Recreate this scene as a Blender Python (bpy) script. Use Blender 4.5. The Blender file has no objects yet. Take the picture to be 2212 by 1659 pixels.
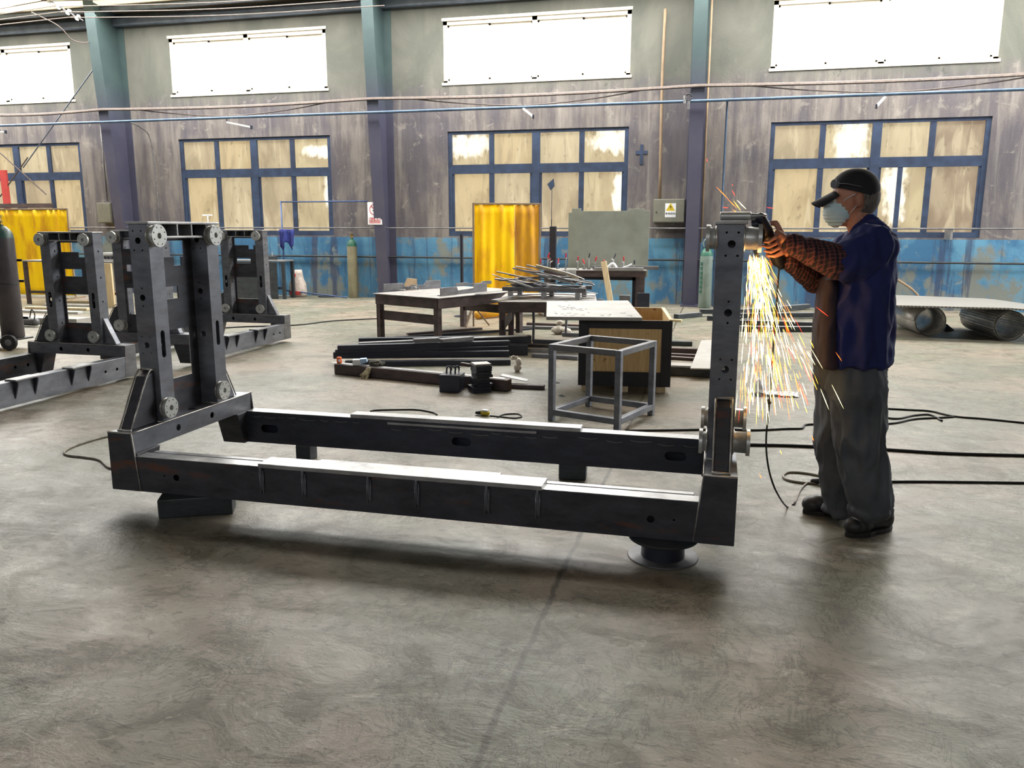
import bpy, bmesh, math, random
from mathutils import Vector, Matrix, noise
random.seed(7)
SC = bpy.context.scene
COL = SC.collection
PI = math.pi
def V(*a): return Vector(a)

# ------------------------------------------------------------ camera
FPX, YAW, PITCH, ROLL = 1740.288, -0.2465, 0.1905, 0.0016
CAM = V(0.0, -16.09, 1.45)
_cp = math.cos(PITCH)
FW = V(math.sin(YAW)*_cp, math.cos(YAW)*_cp, -math.sin(PITCH))
_r = V(math.cos(YAW), -math.sin(YAW), 0); _u = _r.cross(FW)
RT = _r*math.cos(ROLL) + _u*math.sin(ROLL); UP = RT.cross(FW)
cd = bpy.data.cameras.new('camera'); cam = bpy.data.objects.new('camera', cd); COL.objects.link(cam)
cam.matrix_world = Matrix(((RT.x, UP.x, -FW.x, CAM.x), (RT.y, UP.y, -FW.y, CAM.y), (RT.z, UP.z, -FW.z, CAM.z), (0, 0, 0, 1)))
cd.sensor_width = 36; cd.lens = 36*FPX/2212; cd.clip_start = .05; cd.clip_end = 300
SC.camera = cam
# survey helpers: where the line of sight of a measured point of the photograph meets a real plane
def ray(x, y): return FW + RT*((x-1106)/FPX) - UP*((y-829.5)/FPX)
def G(x, y, z=0.0): d = ray(x, y); return CAM + d*((z-CAM.z)/d.z)
def PY(x, y, Y): d = ray(x, y); return CAM + d*((Y-CAM.y)/d.y)
def PX(x, y, X): d = ray(x, y); return CAM + d*((X-CAM.x)/d.x)

# ------------------------------------------------------------ world, light, exposure
SC.view_settings.view_transform = 'Standard'
SC.view_settings.look = 'None'
SC.view_settings.exposure = 0.15
SC.view_settings.gamma = 1.0
SC.view_settings.use_curve_mapping = False
w = bpy.data.worlds.new('sky'); SC.world = w; w.use_nodes = True
w.node_tree.nodes['Background'].inputs[0].default_value = (.80, .88, 1, 1)
w.node_tree.nodes['Background'].inputs[1].default_value = 1.5
SC.cycles.use_denoising = True; SC.cycles.use_adaptive_sampling = True; SC.cycles.adaptive_threshold = .025
SC.cycles.max_bounces = 8; SC.cycles.diffuse_bounces = 4; SC.cycles.glossy_bounces = 3
SC.cycles.sample_clamp_indirect = 6
def area(name, loc, target, sx, sy, power, col):
    l = bpy.data.lights.new(name, 'AREA'); l.shape = 'RECTANGLE'; l.size = sx; l.size_y = sy; l.energy = power; l.color = col
    o = bpy.data.objects.new(name, l); COL.objects.link(o); o.location = loc
    o.rotation_euler = (V(*target)-V(*loc)).to_track_quat('-Z', 'Y').to_euler(); return o
# daylight falling through the roof-light strip along the wall and the high windows of the opposite wall
area('daylight_roof_light', (-6, -1.75, 6.02), (-6, -2.6, 0), 34, 2.3, 3100, (1, .985, .96))
area('added_roof_light', (-6, -6.2, 6.6), (-6, -6.0, 0), 34, 1.4, 600, (1, .98, .95))  # second roof strip, out of view, added to brighten the far floor
area('daylight_rear_windows', (-6, -24.9, 4.6), (-6, 0, 2.2), 30, 2.6, 330, (.97, .98, 1))
# unseen door in the right end wall, added for light on right-facing sides
area('added_door_light', (11.9, -3.6, 2.3), (-6, -6.0, .6), 5, 4.4, 330, (.90, .95, 1))
# daylight through the high wall windows
for k in range(-1, 5):
    area('daylight_high_window', (-17.948+6.24*k+1.85, -.03, 4.88), (-17.948+6.24*k+1.85, -9, 0.5), 3.5, 1.1, 95, (.93, .97, 1))

# ------------------------------------------------------------ materials
def lin(c): return tuple(((v/255+.055)/1.055)**2.4 if v > 10 else v/255/12.92 for v in c)+(1,)
class NT:
    def __init__(s, name):
        s.m = bpy.data.materials.new(name); s.m.use_nodes = True; s.t = s.m.node_tree; s.n = s.t.nodes
        s.b = s.n['Principled BSDF']; s.l = s.t.links.new
        s.tc = s.n.new('ShaderNodeTexCoord')
    def noise(s, scale, det=4, rough=.55, st=(1, 1, 1), co='Object', dist=0, off=(0, 0, 0)):
        mp = s.n.new('ShaderNodeMapping'); mp.inputs['Scale'].default_value = st; mp.inputs['Location'].default_value = off
        s.l(s.tc.outputs[co], mp.inputs[0])
        q = s.n.new('ShaderNodeTexNoise'); q.inputs['Scale'].default_value = scale; q.inputs['Detail'].default_value = det
        q.inputs['Roughness'].default_value = rough; q.inputs['Distortion'].default_value = dist
        s.l(mp.outputs[0], q.inputs['Vector']); return q.outputs['Fac']
    def ramp(s, f, a, b):
        r = s.n.new('ShaderNodeMapRange'); r.inputs[1].default_value = a; r.inputs[2].default_value = b; s.l(f, r.inputs[0]); return r.outputs[0]
    def mix(s, f, a, b, mode='MIX'):
        m = s.n.new('ShaderNodeMix'); m.data_type = 'RGBA'; m.blend_type = mode
        for sock, v in ((m.inputs[0], f), (m.inputs[6], a), (m.inputs[7], b)):
            if hasattr(v, 'is_linked') or hasattr(v, 'links'): s.l(v, sock)
            elif isinstance(v, (int, float)): sock.default_value = v
            else: sock.default_value = v
        return m.outputs[2]
    def math(s, op, a, b=0.0, c=None):
        m = s.n.new('ShaderNodeMath'); m.operation = op
        for i, v in enumerate((a, b, c)):
            if v is None: continue
            if hasattr(v, 'links'): s.l(v, m.inputs[i])
            else: m.inputs[i].default_value = v
        return m.outputs[0]
    def xyz(s, co='Object'):
        q = s.n.new('ShaderNodeSeparateXYZ'); s.l(s.tc.outputs[co], q.inputs[0]); return q.outputs
    def set(s, col=None, rough=None, metal=None, bump=None, bs=.3, spec=None, dist=.01):
        def put(k, v):
            if v is None: return
            if hasattr(v, 'links'): s.l(v, s.b.inputs[k])
            else: s.b.inputs[k].default_value = v
        put('Base Color', col); put('Roughness', rough); put('Metallic', metal); put('Specular IOR Level', spec)
        if bump is not None:
            q = s.n.new('ShaderNodeBump'); q.inputs['Strength'].default_value = bs; q.inputs['Distance'].default_value = dist
            s.l(bump, q.inputs['Height']); s.l(q.outputs[0], s.b.inputs['Normal'])
        return s.m
def simple(name, c1, c2=None, sc=8, rough=.6, metal=0, bs=.15, lo=.35, hi=.7, st=(1, 1, 1), spec=None, co='Object'):
    t = NT(name); f = t.noise(sc, 5, .6, st, co)
    c2 = c2 or tuple(v*.75 for v in c1)
    return t.set(t.mix(t.ramp(f, lo, hi), lin(c1), lin(c2)), rough, metal, f, bs, spec)
def emis(name, col, s):
    t = NT(name); t.b.inputs['Base Color'].default_value = lin(col); t.b.inputs['Emission Color'].default_value = lin(col)
    t.b.inputs['Emission Strength'].default_value = s; return t.m

def steel_mat(name, c1, c2, rust=.0, rough=.42, metal=.55):
    t = NT(name); a = t.noise(5, 6, .65, (1, 1, 2.5)); b = t.noise(2.3, 5, .6, (1, 1, 4), off=(7, 3, 1)); c = t.noise(40, 3)
    col = t.mix(t.ramp(a, .35, .7), lin(c1), lin(c2))
    if rust: col = t.mix(t.math('MULTIPLY', t.ramp(b, .56, .72), rust), col, lin((112, 66, 40)))
    rg = t.math('MULTIPLY_ADD', a, .35, rough-.17)
    return t.set(col, rg, metal, c, .08)
M = {}
M['steel'] = steel_mat('mill_scale_steel', (74, 75, 82), (48, 49, 55), .85, .45, .35)
M['steel2'] = steel_mat('dark_steel', (58, 61, 72), (42, 45, 55), .1, .45, .35)
M['post'] = steel_mat('post_steel', (128, 131, 139), (92, 95, 103), .2, .38, .45)
M['bright'] = steel_mat('ground_steel', (178, 178, 178), (126, 126, 128), .05, .38, .6)
M['weld'] = steel_mat('weld_bead_steel', (215, 212, 206), (130, 126, 122), .15, .34, .6)
M['machined'] = steel_mat('machined_flange_steel', (214, 215, 212), (172, 174, 172), 0, .36, .5)
M['primer'] = steel_mat('black_primer', (46, 49, 62), (34, 37, 49), 0, .4, .2)
M['brownsteel'] = steel_mat('brown_table_steel', (92, 78, 76), (62, 54, 56), .4, .55, .2)
M['tabletop'] = steel_mat('worn_table_top', (170, 166, 162), (120, 118, 118), .15, .45, .4)
M['blocksteel'] = steel_mat('support_block_steel', (66, 72, 76), (46, 50, 54), .1, .5, .4)
M['greybar'] = steel_mat('grey_bar_steel', (120, 120, 122), (84, 84, 88), .1, .5, .4)
M['galv'] = steel_mat('galvanised_mesh', (180, 178, 174), (140, 138, 136), 0, .38, .7)
M['black'] = simple('black_paint', (22, 23, 28), (14, 14, 18), 20, .45)
M['rubber'] = simple('black_rubber', (24, 24, 26), (16, 16, 18), 30, .6)
M['greycord'] = simple('grey_cord', (150, 142, 130), (105, 98, 90), 30, .6)
M['white'] = simple('white_paint', (205, 205, 202), (176, 174, 168), 6, .5)
M['lidwhite'] = simple('white_panel', (168, 166, 162), (146, 143, 138), 4, .5)
M['greyboard'] = simple('grey_green_board', (142, 148, 138), (126, 131, 122), 3, .6)
M['box'] = simple('grey_green_enclosure', (120, 120, 108), (104, 104, 95), 4, .45)
M['red'] = simple('red_plastic', (190, 40, 50), (150, 25, 35), 10, .4)
M['redp'] = simple('sign_red', (185, 70, 66), (170, 60, 58), 10, .5)
M['orange'] = simple('orange_plastic', (240, 105, 30), (215, 85, 20), 10, .4)
M['yellowp'] = simple('sign_yellow', (215, 190, 50), (190, 165, 40), 10, .5)
M['lightblue'] = simple('pale_blue_card', (175, 205, 235), (150, 180, 215), 6, .5)
M['card'] = simple('white_card', (230, 232, 236), (205, 207, 212), 6, .55)
M['bluecloth'] = simple('blue_cloth', (38, 50, 125), (28, 36, 95), 8, .85)
M['bluepipe'] = simple('blue_painted_pipe', (62, 84, 128), (48, 66, 100), 12, .4, .2)
M['pipe'] = simple('air_pipe_blue', (84, 104, 128), (62, 80, 104), 6, .35, .3)
M['cable'] = simple('dusty_cable', (110, 98, 92), (80, 72, 68), 20, .7)
M['wood'] = simple('pale_timber', (214, 196, 160), (184, 160, 120), 3, .65, st=(8, 1, 1))
M['cardboard'] = simple('brown_cardboard', (150, 130, 105), (125, 106, 86), 4, .8)
M['sack'] = simple('woven_sack', (200, 190, 182), (160, 148, 140), 12, .8)
M['glove'] = simple('work_glove_fabric', (175, 165, 135), (120, 112, 90), 25, .9)
M['rag'] = simple('white_rag', (215, 208, 198), (160, 150, 138), 14, .9)
M['frame_dark'] = simple('window_frame_blue', (54, 70, 98), (40, 50, 72), 6, .5, .1)
M['frame_white'] = simple('window_frame_cream', (226, 218, 200), (200, 192, 176), 5, .5)
M['col_blue'] = None
M['cylgreen'] = simple('cylinder_green', (52, 108, 88), (40, 80, 68), 6, .45)
M['cylbeige'] = simple('cylinder_beige', (150, 145, 118), (125, 118, 98), 5, .55)
M['cylgrey'] = simple('cylinder_grey_green', (130, 145, 138), (100, 116, 110), 4, .5)
M['cyldark'] = simple('cylinder_dark_grey', (84, 78, 80), (56, 54, 60), 3, .45, .2)
M['cyldkgreen'] = simple('cylinder_dark_green', (42, 74, 68), (30, 52, 50), 6, .4)
M['brass'] = simple('brass', (190, 160, 90), (150, 120, 60), 20, .35, .8)
M['purlin'] = simple('purlin_slate', (96, 106, 118), (72, 80, 94), 4, .45, .2)
t = NT('column_paint'); z = t.xyz()[2]; n = t.noise(1.4, 6, .65); f = t.ramp(z, 3.6, 4.6)
M['col_blue'] = t.set(t.mix(t.ramp(n, .3, .75), t.mix(f, lin((78, 76, 92)), lin((66, 84, 84))), t.mix(f, lin((58, 60, 82)), lin((50, 66, 70)))), .55, .1, n, .1)
# plywood
t = NT('plywood'); a = t.noise(2.2, 6, .6, (14, 14, 1.2), dist=1.5); b = t.noise(9, 3, .5, (1, 1, 1))
M['ply'] = t.set(t.mix(t.ramp(b, .66, .72), t.mix(t.ramp(a, .3, .75), lin((226, 196, 140)), lin((186, 148, 96))), lin((140, 96, 58))), .6, 0, a, .05)
# yellow welding curtain
t = NT('yellow_curtain'); a = t.noise(1.8, 5, .6, (2.5, 2.5, .7)); b = t.noise(12, 3)
cc = t.mix(t.ramp(a, .46, .62), lin((255, 226, 20)), lin((232, 186, 44)))
t.b.inputs['Transmission Weight'].default_value = 0
M['yellow'] = t.set(cc, .55, 0, b, .2)
t = NT('tan_curtain'); a = t.noise(1.8, 5, .6, (2.5, 2.5, .7)); M['yellow2'] = t.set(t.mix(t.ramp(a, .4, .65), lin((240, 200, 40)), lin((206, 158, 78))), .55, 0, a, .1)
for k_, cc_ in (('yellow', (255, 214, 20)), ('yellow2', (226, 160, 60))):
    nt = M[k_].node_tree; pb = nt.nodes['Principled BSDF']; tr = nt.nodes.new('ShaderNodeBsdfTranslucent'); mx = nt.nodes.new('ShaderNodeMixShader'); mx.inputs[0].default_value = .45
    nt.links.new(pb.inputs['Base Color'].links[0].from_socket, tr.inputs['Color']); nt.links.new(pb.outputs[0], mx.inputs[1]); nt.links.new(tr.outputs[0], mx.inputs[2]); nt.links.new(mx.outputs[0], nt.nodes['Material Output'].inputs[0])
# concrete floor
t = NT('concrete_floor')
a = t.noise(.7, 6, .6, dist=.4); b = t.noise(3.0, 8, .66, (1, 1.3, 1), dist=1.0); c = t.noise(13, 6, .68, (.7, 1.4, 1), dist=1.6); d = t.noise(1.2, 6, .6, off=(11, 4, 0)); g = t.noise(70, 4, .7)
e = t.noise(1.5, 9, .7, off=(3, 9, 0), dist=3.0); e2 = t.noise(4.5, 7, .7, (1, .5, 1), off=(13, 2, 0), dist=2.2); h = t.noise(16, 5, .65, (.6, 1.5, 1), off=(1, 6, 0), dist=1.5)
MU = lambda x_, y_: t.math('MULTIPLY', x_, y_)
c1 = t.mix(t.ramp(a, .42, .58), lin((114, 114, 102)), lin((136, 125, 112)))
c1 = t.mix(MU(t.ramp(d, .50, .60), .6), c1, lin((110, 116, 98)))
c1 = t.mix(MU(t.ramp(b, .52, .62), .6), c1, lin((80, 73, 58)))
c1 = t.mix(MU(t.ramp(b, .44, .34), .55), c1, lin((156, 148, 132)))
for n_, w_, lo, k_ in ((e, .014, .40, .85), (e2, .018, .44, .75)):   # branching dark scuff marks
    q_ = t.ramp(t.math('ABSOLUTE', t.math('SUBTRACT', n_, .5)), w_, w_*.25); c1 = t.mix(MU(MU(q_, t.ramp(d, lo, lo+.12)), k_), c1, lin((66, 60, 46)))
c1 = t.mix(MU(t.ramp(c, .58, .63), .65), c1, lin((72, 67, 54)))
c1 = t.mix(MU(t.ramp(h, .62, .66), .55), c1, lin((62, 58, 48)))
c1 = t.mix(MU(t.ramp(c, .40, .33), .6), c1, lin((166, 160, 146)))
c1 = t.mix(MU(t.ramp(g, .66, .76), .45), c1, lin((170, 166, 154)))
c1 = t.mix(MU(t.ramp(g, .36, .28), .45), c1, lin((70, 66, 56)))
xs = t.xyz(); wob = t.noise(4, 5, .7, off=(2, 2, 2)); dx = t.math('ABSOLUTE', t.math('ADD', t.math('ADD', xs[0], .58), t.math('MULTIPLY', t.math('SUBTRACT', wob, .5), .06)))
c1 = t.mix(t.math('MULTIPLY', t.ramp(dx, .016, .006), .85), c1, lin((58, 52, 40)))
rg = t.math('MULTIPLY_ADD', b, .45, .2)
M['floor'] = t.set(c1, rg, 0, t.math('ADD', c, t.math('MULTIPLY', b, 3)), .35, .35, .006)
# stained painted wall
t = NT('stained_wall'); xs = t.xyz()
a = t.noise(.9, 7, .62, (1, 1, .55), dist=.6); b = t.noise(1.5, 7, .7, (2.2, 1, .35), off=(5, 0, 2)); c = t.noise(3.2, 8, .7, dist=.5); d = t.noise(.35, 5, .6, off=(3, 0, 8)); g = t.noise(30, 4); e = t.noise(2.4, 7, .7, (1, 1, .8), off=(9, 0, 1))
h = t.noise(1.1, 8, .68, (3.2, 1, .16), off=(2, 0, 5), dist=.3)
up = t.mix(t.ramp(a, .42, .60), lin((108, 108, 101)), lin((92, 94, 88)))
mid = t.mix(t.ramp(b, .42, .58), lin((126, 120, 116)), lin((96, 91, 92)))
mid = t.mix(t.math('MULTIPLY', t.ramp(a, .48, .58), .65), mid, lin((84, 81, 90)))
mid = t.mix(t.math('MULTIPLY', t.ramp(h, .50, .60), .4), mid, lin((72, 70, 80)))
mid = t.mix(t.math('MULTIPLY', t.ramp(h, .44, .36), .4), mid, lin((150, 146, 140)))
mid = t.mix(t.math('MULTIPLY', t.ramp(c, .42, .34), .6), mid, lin((148, 143, 136)))
blue = t.mix(t.ramp(a, .44, .58), lin((92, 142, 172)), lin((60, 104, 140)))
blue = t.mix(t.ramp(t.math('ADD', t.math('MULTIPLY', d, .6), t.math('MULTIPLY', e, .4)), .51, .55), blue, lin((118, 124, 120)))
blue = t.mix(t.math('MULTIPLY', t.ramp(h, .54, .60), .75), blue, lin((58, 66, 92)))
blue = t.mix(t.math('MULTIPLY', t.ramp(c, .40, .34), .6), blue, lin((132, 142, 138)))
zz = t.math('ADD', xs[2], t.math('MULTIPLY', t.math('SUBTRACT', c, .5), 1.0))
w1 = t.mix(t.ramp(zz, 3.95, 4.35), mid, up)
w1 = t.mix(t.math('MULTIPLY', t.math('MULTIPLY', t.ramp(e, .6, .66), t.ramp(t.math('ABSOLUTE', t.math('SUBTRACT', xs[2], 4.25)), .28, .15)), .8), w1, lin((70, 74, 70)))
w1 = t.mix(t.ramp(t.math('ADD', xs[2], t.math('MULTIPLY', t.math('SUBTRACT', g, .5), .02)), 1.272, 1.268), w1, blue)
M['wall'] = t.set(w1, .85, 0, t.math('ADD', c, g), .35, .3, .01)
M['roof'] = simple('roof_sheet', (132, 124, 110), (112, 106, 94), .8, .7)
M['plainwall'] = simple('far_wall_paint', (104, 100, 94), (84, 80, 76), .6, .85)
# lower window panes: dirty sheets, lit from the next hall
def pane_mat(i, c1, c2, s=1.0, hot=None):
    t = NT('lit_dirty_pane_%d' % i); a = t.noise(1.3, 5, .5, (1.4, 1, .8), off=(i*3.1, 0, i*1.7), dist=.7); b = t.noise(5, 6, .65, (1.6, 1, .8), off=(i, 0, 2*i)); c = t.noise(60, 3, .6, (1, 1, .02))
    k = t.mix(t.ramp(a, .42, .58), lin(c1), lin(c2)); e = t.noise(1.6, 4, .5, (3.2, 1, .5), off=(i*1.3, 0, 4), dist=1.2); k = t.mix(t.math('MULTIPLY', t.ramp(e, .54, .66), .45), k, lin((146, 124, 98))); k = t.mix(t.math('MULTIPLY', t.ramp(e, .42, .34), .5), k, lin((244, 228, 190))); k = t.mix(t.math('MULTIPLY', t.ramp(b, .60, .66), .5), k, lin((120, 98, 76)))
    if hot:
        x = t.xyz(); q = t.math('ADD', t.math('POWER', t.math('DIVIDE', t.math('SUBTRACT', x[0], hot[0]), hot[2]), 2), t.math('POWER', t.math('DIVIDE', t.math('SUBTRACT', x[2], hot[1]), hot[3]), 2))
        q = t.math('ADD', q, t.math('MULTIPLY', t.math('SUBTRACT', b, .5), 5)); k = t.mix(t.ramp(q, 1.6, .4), k, (1.5, 1.42, 1.2, 1))
    t.l(k, t.b.inputs['Emission Color']); t.b.inputs['Emission Strength'].default_value = s*.72
    return t.set(lin((90, 84, 72)), .35)
PM = [pane_mat(0, (222, 198, 150), (196, 172, 128)), pane_mat(1, (206, 186, 150), (176, 158, 126)), pane_mat(2, (226, 208, 168), (204, 186, 148)), pane_mat(3, (188, 168, 140), (150, 128, 106))]

# ------------------------------------------------------------ geometry helpers
class MB:
    def __init__(s): s.bm = bmesh.new(); s.mi = 0
    def _f(s, vs, fs):
        bv = [s.bm.verts.new(v) for v in vs]
        for f in fs:
            try: q = s.bm.faces.new([bv[i] for i in f]); q.material_index = s.mi
            except ValueError: pass
        return s
    def box(s, x0, x1, y0, y1, z0, z1):
        return s._f([(x, y, z) for x in (x0, x1) for y in (y0, y1) for z in (z0, z1)], [(0, 1, 3, 2), (4, 6, 7, 5), (0, 4, 5, 1), (2, 3, 7, 6), (0, 2, 6, 4), (1, 5, 7, 3)])
    def obox(s, c, sz, rot=(0, 0, 0), mat=None):
        m = mat or Matrix.Translation(c) @ __import__('mathutils').Euler(rot).to_matrix().to_4x4()
        h = [v/2 for v in sz]
        return s._f([m @ V(x*h[0], y*h[1], z*h[2]) for x in (-1, 1) for y in (-1, 1) for z in (-1, 1)], [(0, 1, 3, 2), (4, 6, 7, 5), (0, 4, 5, 1), (2, 3, 7, 6), (0, 2, 6, 4), (1, 5, 7, 3)])
    def bar(s, p0, p1, w, h, up=(0, 0, 1)):
        p0, p1 = V(*p0), V(*p1); d = p1-p0; L = d.length; d.normalize(); u = V(*up); sd = d.cross(u)
        if sd.length < 1e-4: sd = d.cross(V(1, 0, 0))
        sd.normalize(); u = sd.cross(d)
        m = Matrix(((d.x, sd.x, u.x, 0), (d.y, sd.y, u.y, 0), (d.z, sd.z, u.z, 0), (0, 0, 0, 1))); m.translation = (p0+p1)/2
        return s.obox(None, (L, w, h), mat=m)
    def cyl(s, p0, p1, r0, r1=None, n=20, cap=True):
        p0, p1 = V(*p0), V(*p1); r1 = r0 if r1 is None else r1; d = (p1-p0).normalized(); a = d.orthogonal().normalized(); b = d.cross(a)
        vs = []
        for p, r in ((p0, r0), (p1, r1)): vs += [p+(a*math.cos(2*PI*i/n)+b*math.sin(2*PI*i/n))*r for i in range(n)]
        fs = [(i, (i+1) % n, n+(i+1) % n, n+i) for i in range(n)]
        if cap: fs += [tuple(range(n))[::-1], tuple(range(n, 2*n))]
        return s._f(vs, fs)
    def lathe(s, prof, n=28, o=(0, 0, 0), m=None):
        vs = []
        for r, z in prof:
            for i in range(n):
                p = V(max(r, 1e-4)*math.cos(2*PI*i/n), max(r, 1e-4)*math.sin(2*PI*i/n), z); vs.append((m @ p if m else p)+V(*o))
        k = len(prof); fs = [(j*n+i, j*n+(i+1) % n, (j+1)*n+(i+1) % n, (j+1)*n+i) for j in range(k-1) for i in range(n)]
        fs += [tuple(range(n))[::-1], tuple(range((k-1)*n, k*n))]
        return s._f(vs, fs)
    def tube(s, pts, r, n=8, smooth=6, cap=True):
        P = [V(*p) for p in pts]
        if smooth and len(P) > 2:
            Q = [P[0]*2-P[1]]+P+[P[-1]*2-P[-2]]; O = []
            for i in range(1, len(Q)-2):
                for k in range(smooth):
                    t = k/smooth; a, b, c, d = Q[i-1:i+3]
                    O.append(.5*((2*b)+(c-a)*t+(2*a-5*b+4*c-d)*t*t+(3*b-a-3*c+d)*t**3))
            O.append(P[-1]); P = O
        vs = []; pa = None
        for i, p in enumerate(P):
            d = (P[min(i+1, len(P)-1)]-P[max(i-1, 0)]).normalized()
            if pa is None: pa = d.orthogonal().normalized()
            pa = (pa-d*pa.dot(d)).normalized(); b = d.cross(pa); rr = r(i/(len(P)-1)) if callable(r) else r
            vs += [p+(pa*math.cos(2*PI*k/n)+b*math.sin(2*PI*k/n))*rr for k in range(n)]
        fs = [(j*n+i, j*n+(i+1) % n, (j+1)*n+(i+1) % n, (j+1)*n+i) for j in range(len(P)-1) for i in range(n)]
        if cap: fs += [tuple(range(n))[::-1], tuple(range((len(P)-1)*n, len(P)*n))]
        return s._f(vs, fs)
    def prism(s, poly, off):
        n = len(poly); P = [V(*p) for p in poly]; o = V(*off)
        return s._f(P+[p+o for p in P], [tuple(range(n))[::-1], tuple(range(n, 2*n))]+[(i, (i+1) % n, n+(i+1) % n, n+i) for i in range(n)])
    def ball(s, c, r, seg=12, m=None):
        r = (r, r, r) if isinstance(r, (int, float)) else r; vs = []; R_ = seg//2+2
        for j in range(1, R_):
            th = PI*j/R_
            for i in range(seg):
                p = V(r[0]*math.sin(th)*math.cos(2*PI*i/seg), r[1]*math.sin(th)*math.sin(2*PI*i/seg), r[2]*math.cos(th)); vs.append((m @ p if m else p)+V(*c))
        k = R_-1; fs = [(j*seg+i, (j+1)*seg+i, (j+1)*seg+(i+1) % seg, j*seg+(i+1) % seg) for j in range(k-1) for i in range(seg)]
        fs += [tuple(range(seg)), tuple(range((k-1)*seg, k*seg))[::-1]]
        return s._f(vs, fs)
    def cap(s, p0, p1, r0, r1=None, n=14):
        r1 = r0 if r1 is None else r1; s.cyl(p0, p1, r0, r1, n); s.ball(p0, r0, n); s.ball(p1, r1, n); return s
    def build(s, name, mat, parent=None, bevel=0, smooth=False, seg=2):
        bmesh.ops.recalc_face_normals(s.bm, faces=s.bm.faces); me = bpy.data.meshes.new(name); s.bm.to_mesh(me); s.bm.free()
        for m in (mat if isinstance(mat, (list, tuple)) else [mat]): me.materials.append(m)
        o = bpy.data.objects.new(name, me); COL.objects.link(o)
        if parent: o.parent = parent
        if smooth:
            me.polygons.foreach_set('use_smooth', [True]*len(me.polygons))
            if smooth != 'all': me.set_sharp_from_angle(angle=.7)
        if bevel:
            b = o.modifiers.new('bevel', 'BEVEL'); b.width = bevel; b.segments = seg; b.limit_method = 'ANGLE'; b.angle_limit = .7; b.harden_normals = False
        return o
def bake(o):
    dg = bpy.context.evaluated_depsgraph_get(); dg.update(); me = bpy.data.meshes.new_from_object(o.evaluated_get(dg)); me.name = o.name
    o.modifiers.clear(); o.data = me; return o
def cut(o, mb):
    c = mb.build('cutter', o.data.materials[0]); c.data.materials.clear()
    m = o.modifiers.new('b', 'BOOLEAN'); m.object = c; m.operation = 'DIFFERENCE'; m.solver = 'EXACT'; m.use_self = True
    bake(o); bpy.data.objects.remove(c); return o
def bev(o, w=.004, seg=2):
    b = o.modifiers.new('bevel', 'BEVEL'); b.width = w; b.segments = seg; b.limit_method = 'ANGLE'; b.angle_limit = .9; return o
def thing(name, label, cat, loc=(0, 0, 0), rz=0, group=None, kind=None):
    o = bpy.data.objects.new(name, None); COL.objects.link(o); o.location = loc; o.rotation_euler = (0, 0, rz); o.empty_display_size = .1
    return tag(o, label, cat, group, kind)
def tag(o, label=None, cat=None, group=None, kind=None):
    if label: o['label'] = label
    if cat: o['category'] = cat
    if group: o['group'] = group
    if kind: o['kind'] = kind
    return o
def structure(o): o['kind'] = 'structure'; return o
def copy_tree(o, parent=None):
    c = o.copy(); COL.objects.link(c)
    if parent: c.parent = parent
    for ch in [x for x in COL.objects if x.parent == o]: copy_tree(ch, c)
    return c
ORD = ['first', 'second', 'third', 'fourth', 'fifth', 'sixth', 'seventh', 'eighth', 'ninth', 'tenth', 'eleventh', 'twelfth', 'thirteenth', 'fourteenth', 'fifteenth', 'sixteenth', 'seventeenth', 'eighteenth', 'nineteenth', 'twentieth']+['twenty-'+q for q in ('first', 'second', 'third', 'fourth', 'fifth', 'sixth', 'seventh', 'eighth', 'ninth')]+['thirtieth']+['thirty-'+q for q in ('first', 'second', 'third', 'fourth', 'fifth')]

# ------------------------------------------------------------ the building
XL, XR, YB = -24.0, 12.0, -25.0
WX = [-17.948+6.24*k for k in range(-1, 5)]          # left edges of the high windows
LX = [-17.88+6.24*k for k in range(-1, 5)]           # left edges of the low windows
UW, LW = 3.707, 3.648
UZ, LZ = (4.283, 5.476), (1.299, 3.369)
structure(MB().box(XL, XR, YB, .3, -.2, 0).build('floor', M['floor']))
mb = MB()
def wallrow(z0, z1, ops):
    x = XL
    for a, b in ops: mb.box(x, a, 0, .25, z0, z1); x = b
    mb.box(x, XR, 0, .25, z0, z1)
wallrow(0, LZ[0], []); wallrow(LZ[0], LZ[1], [(x, x+LW) for x in LX]); wallrow(LZ[1], UZ[0], []); wallrow(UZ[0], UZ[1], [(x, x+UW) for x in WX]); wallrow(UZ[1], 6.04, [])
structure(mb.build('wall_far', M['wall']))
structure(MB().box(XL-.2, XL, YB, .3, 0, 9).build('wall_left', M['plainwall']))
structure(MB().box(XR, XR+.2, YB, .3, 0, 9).build('wall_right', M['plainwall']))
structure(MB().box(XL-.2, XR+.2, YB-.2, YB, 0, 9).build('wall_back', M['plainwall']))
structure(MB().box(-21, 9, YB, YB+.03, 3.4, 5.8).build('window_22', emis('opposite_window_glow', (240, 246, 255), .45)))
structure(MB().box(XR-.03, XR, -6.1, -1.1, 0, 4.5).build('unseen_door_1', emis('added_door_glow', (238, 244, 255), 2.0)))  # glowing opening out of view, added together with the door lamp
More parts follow.
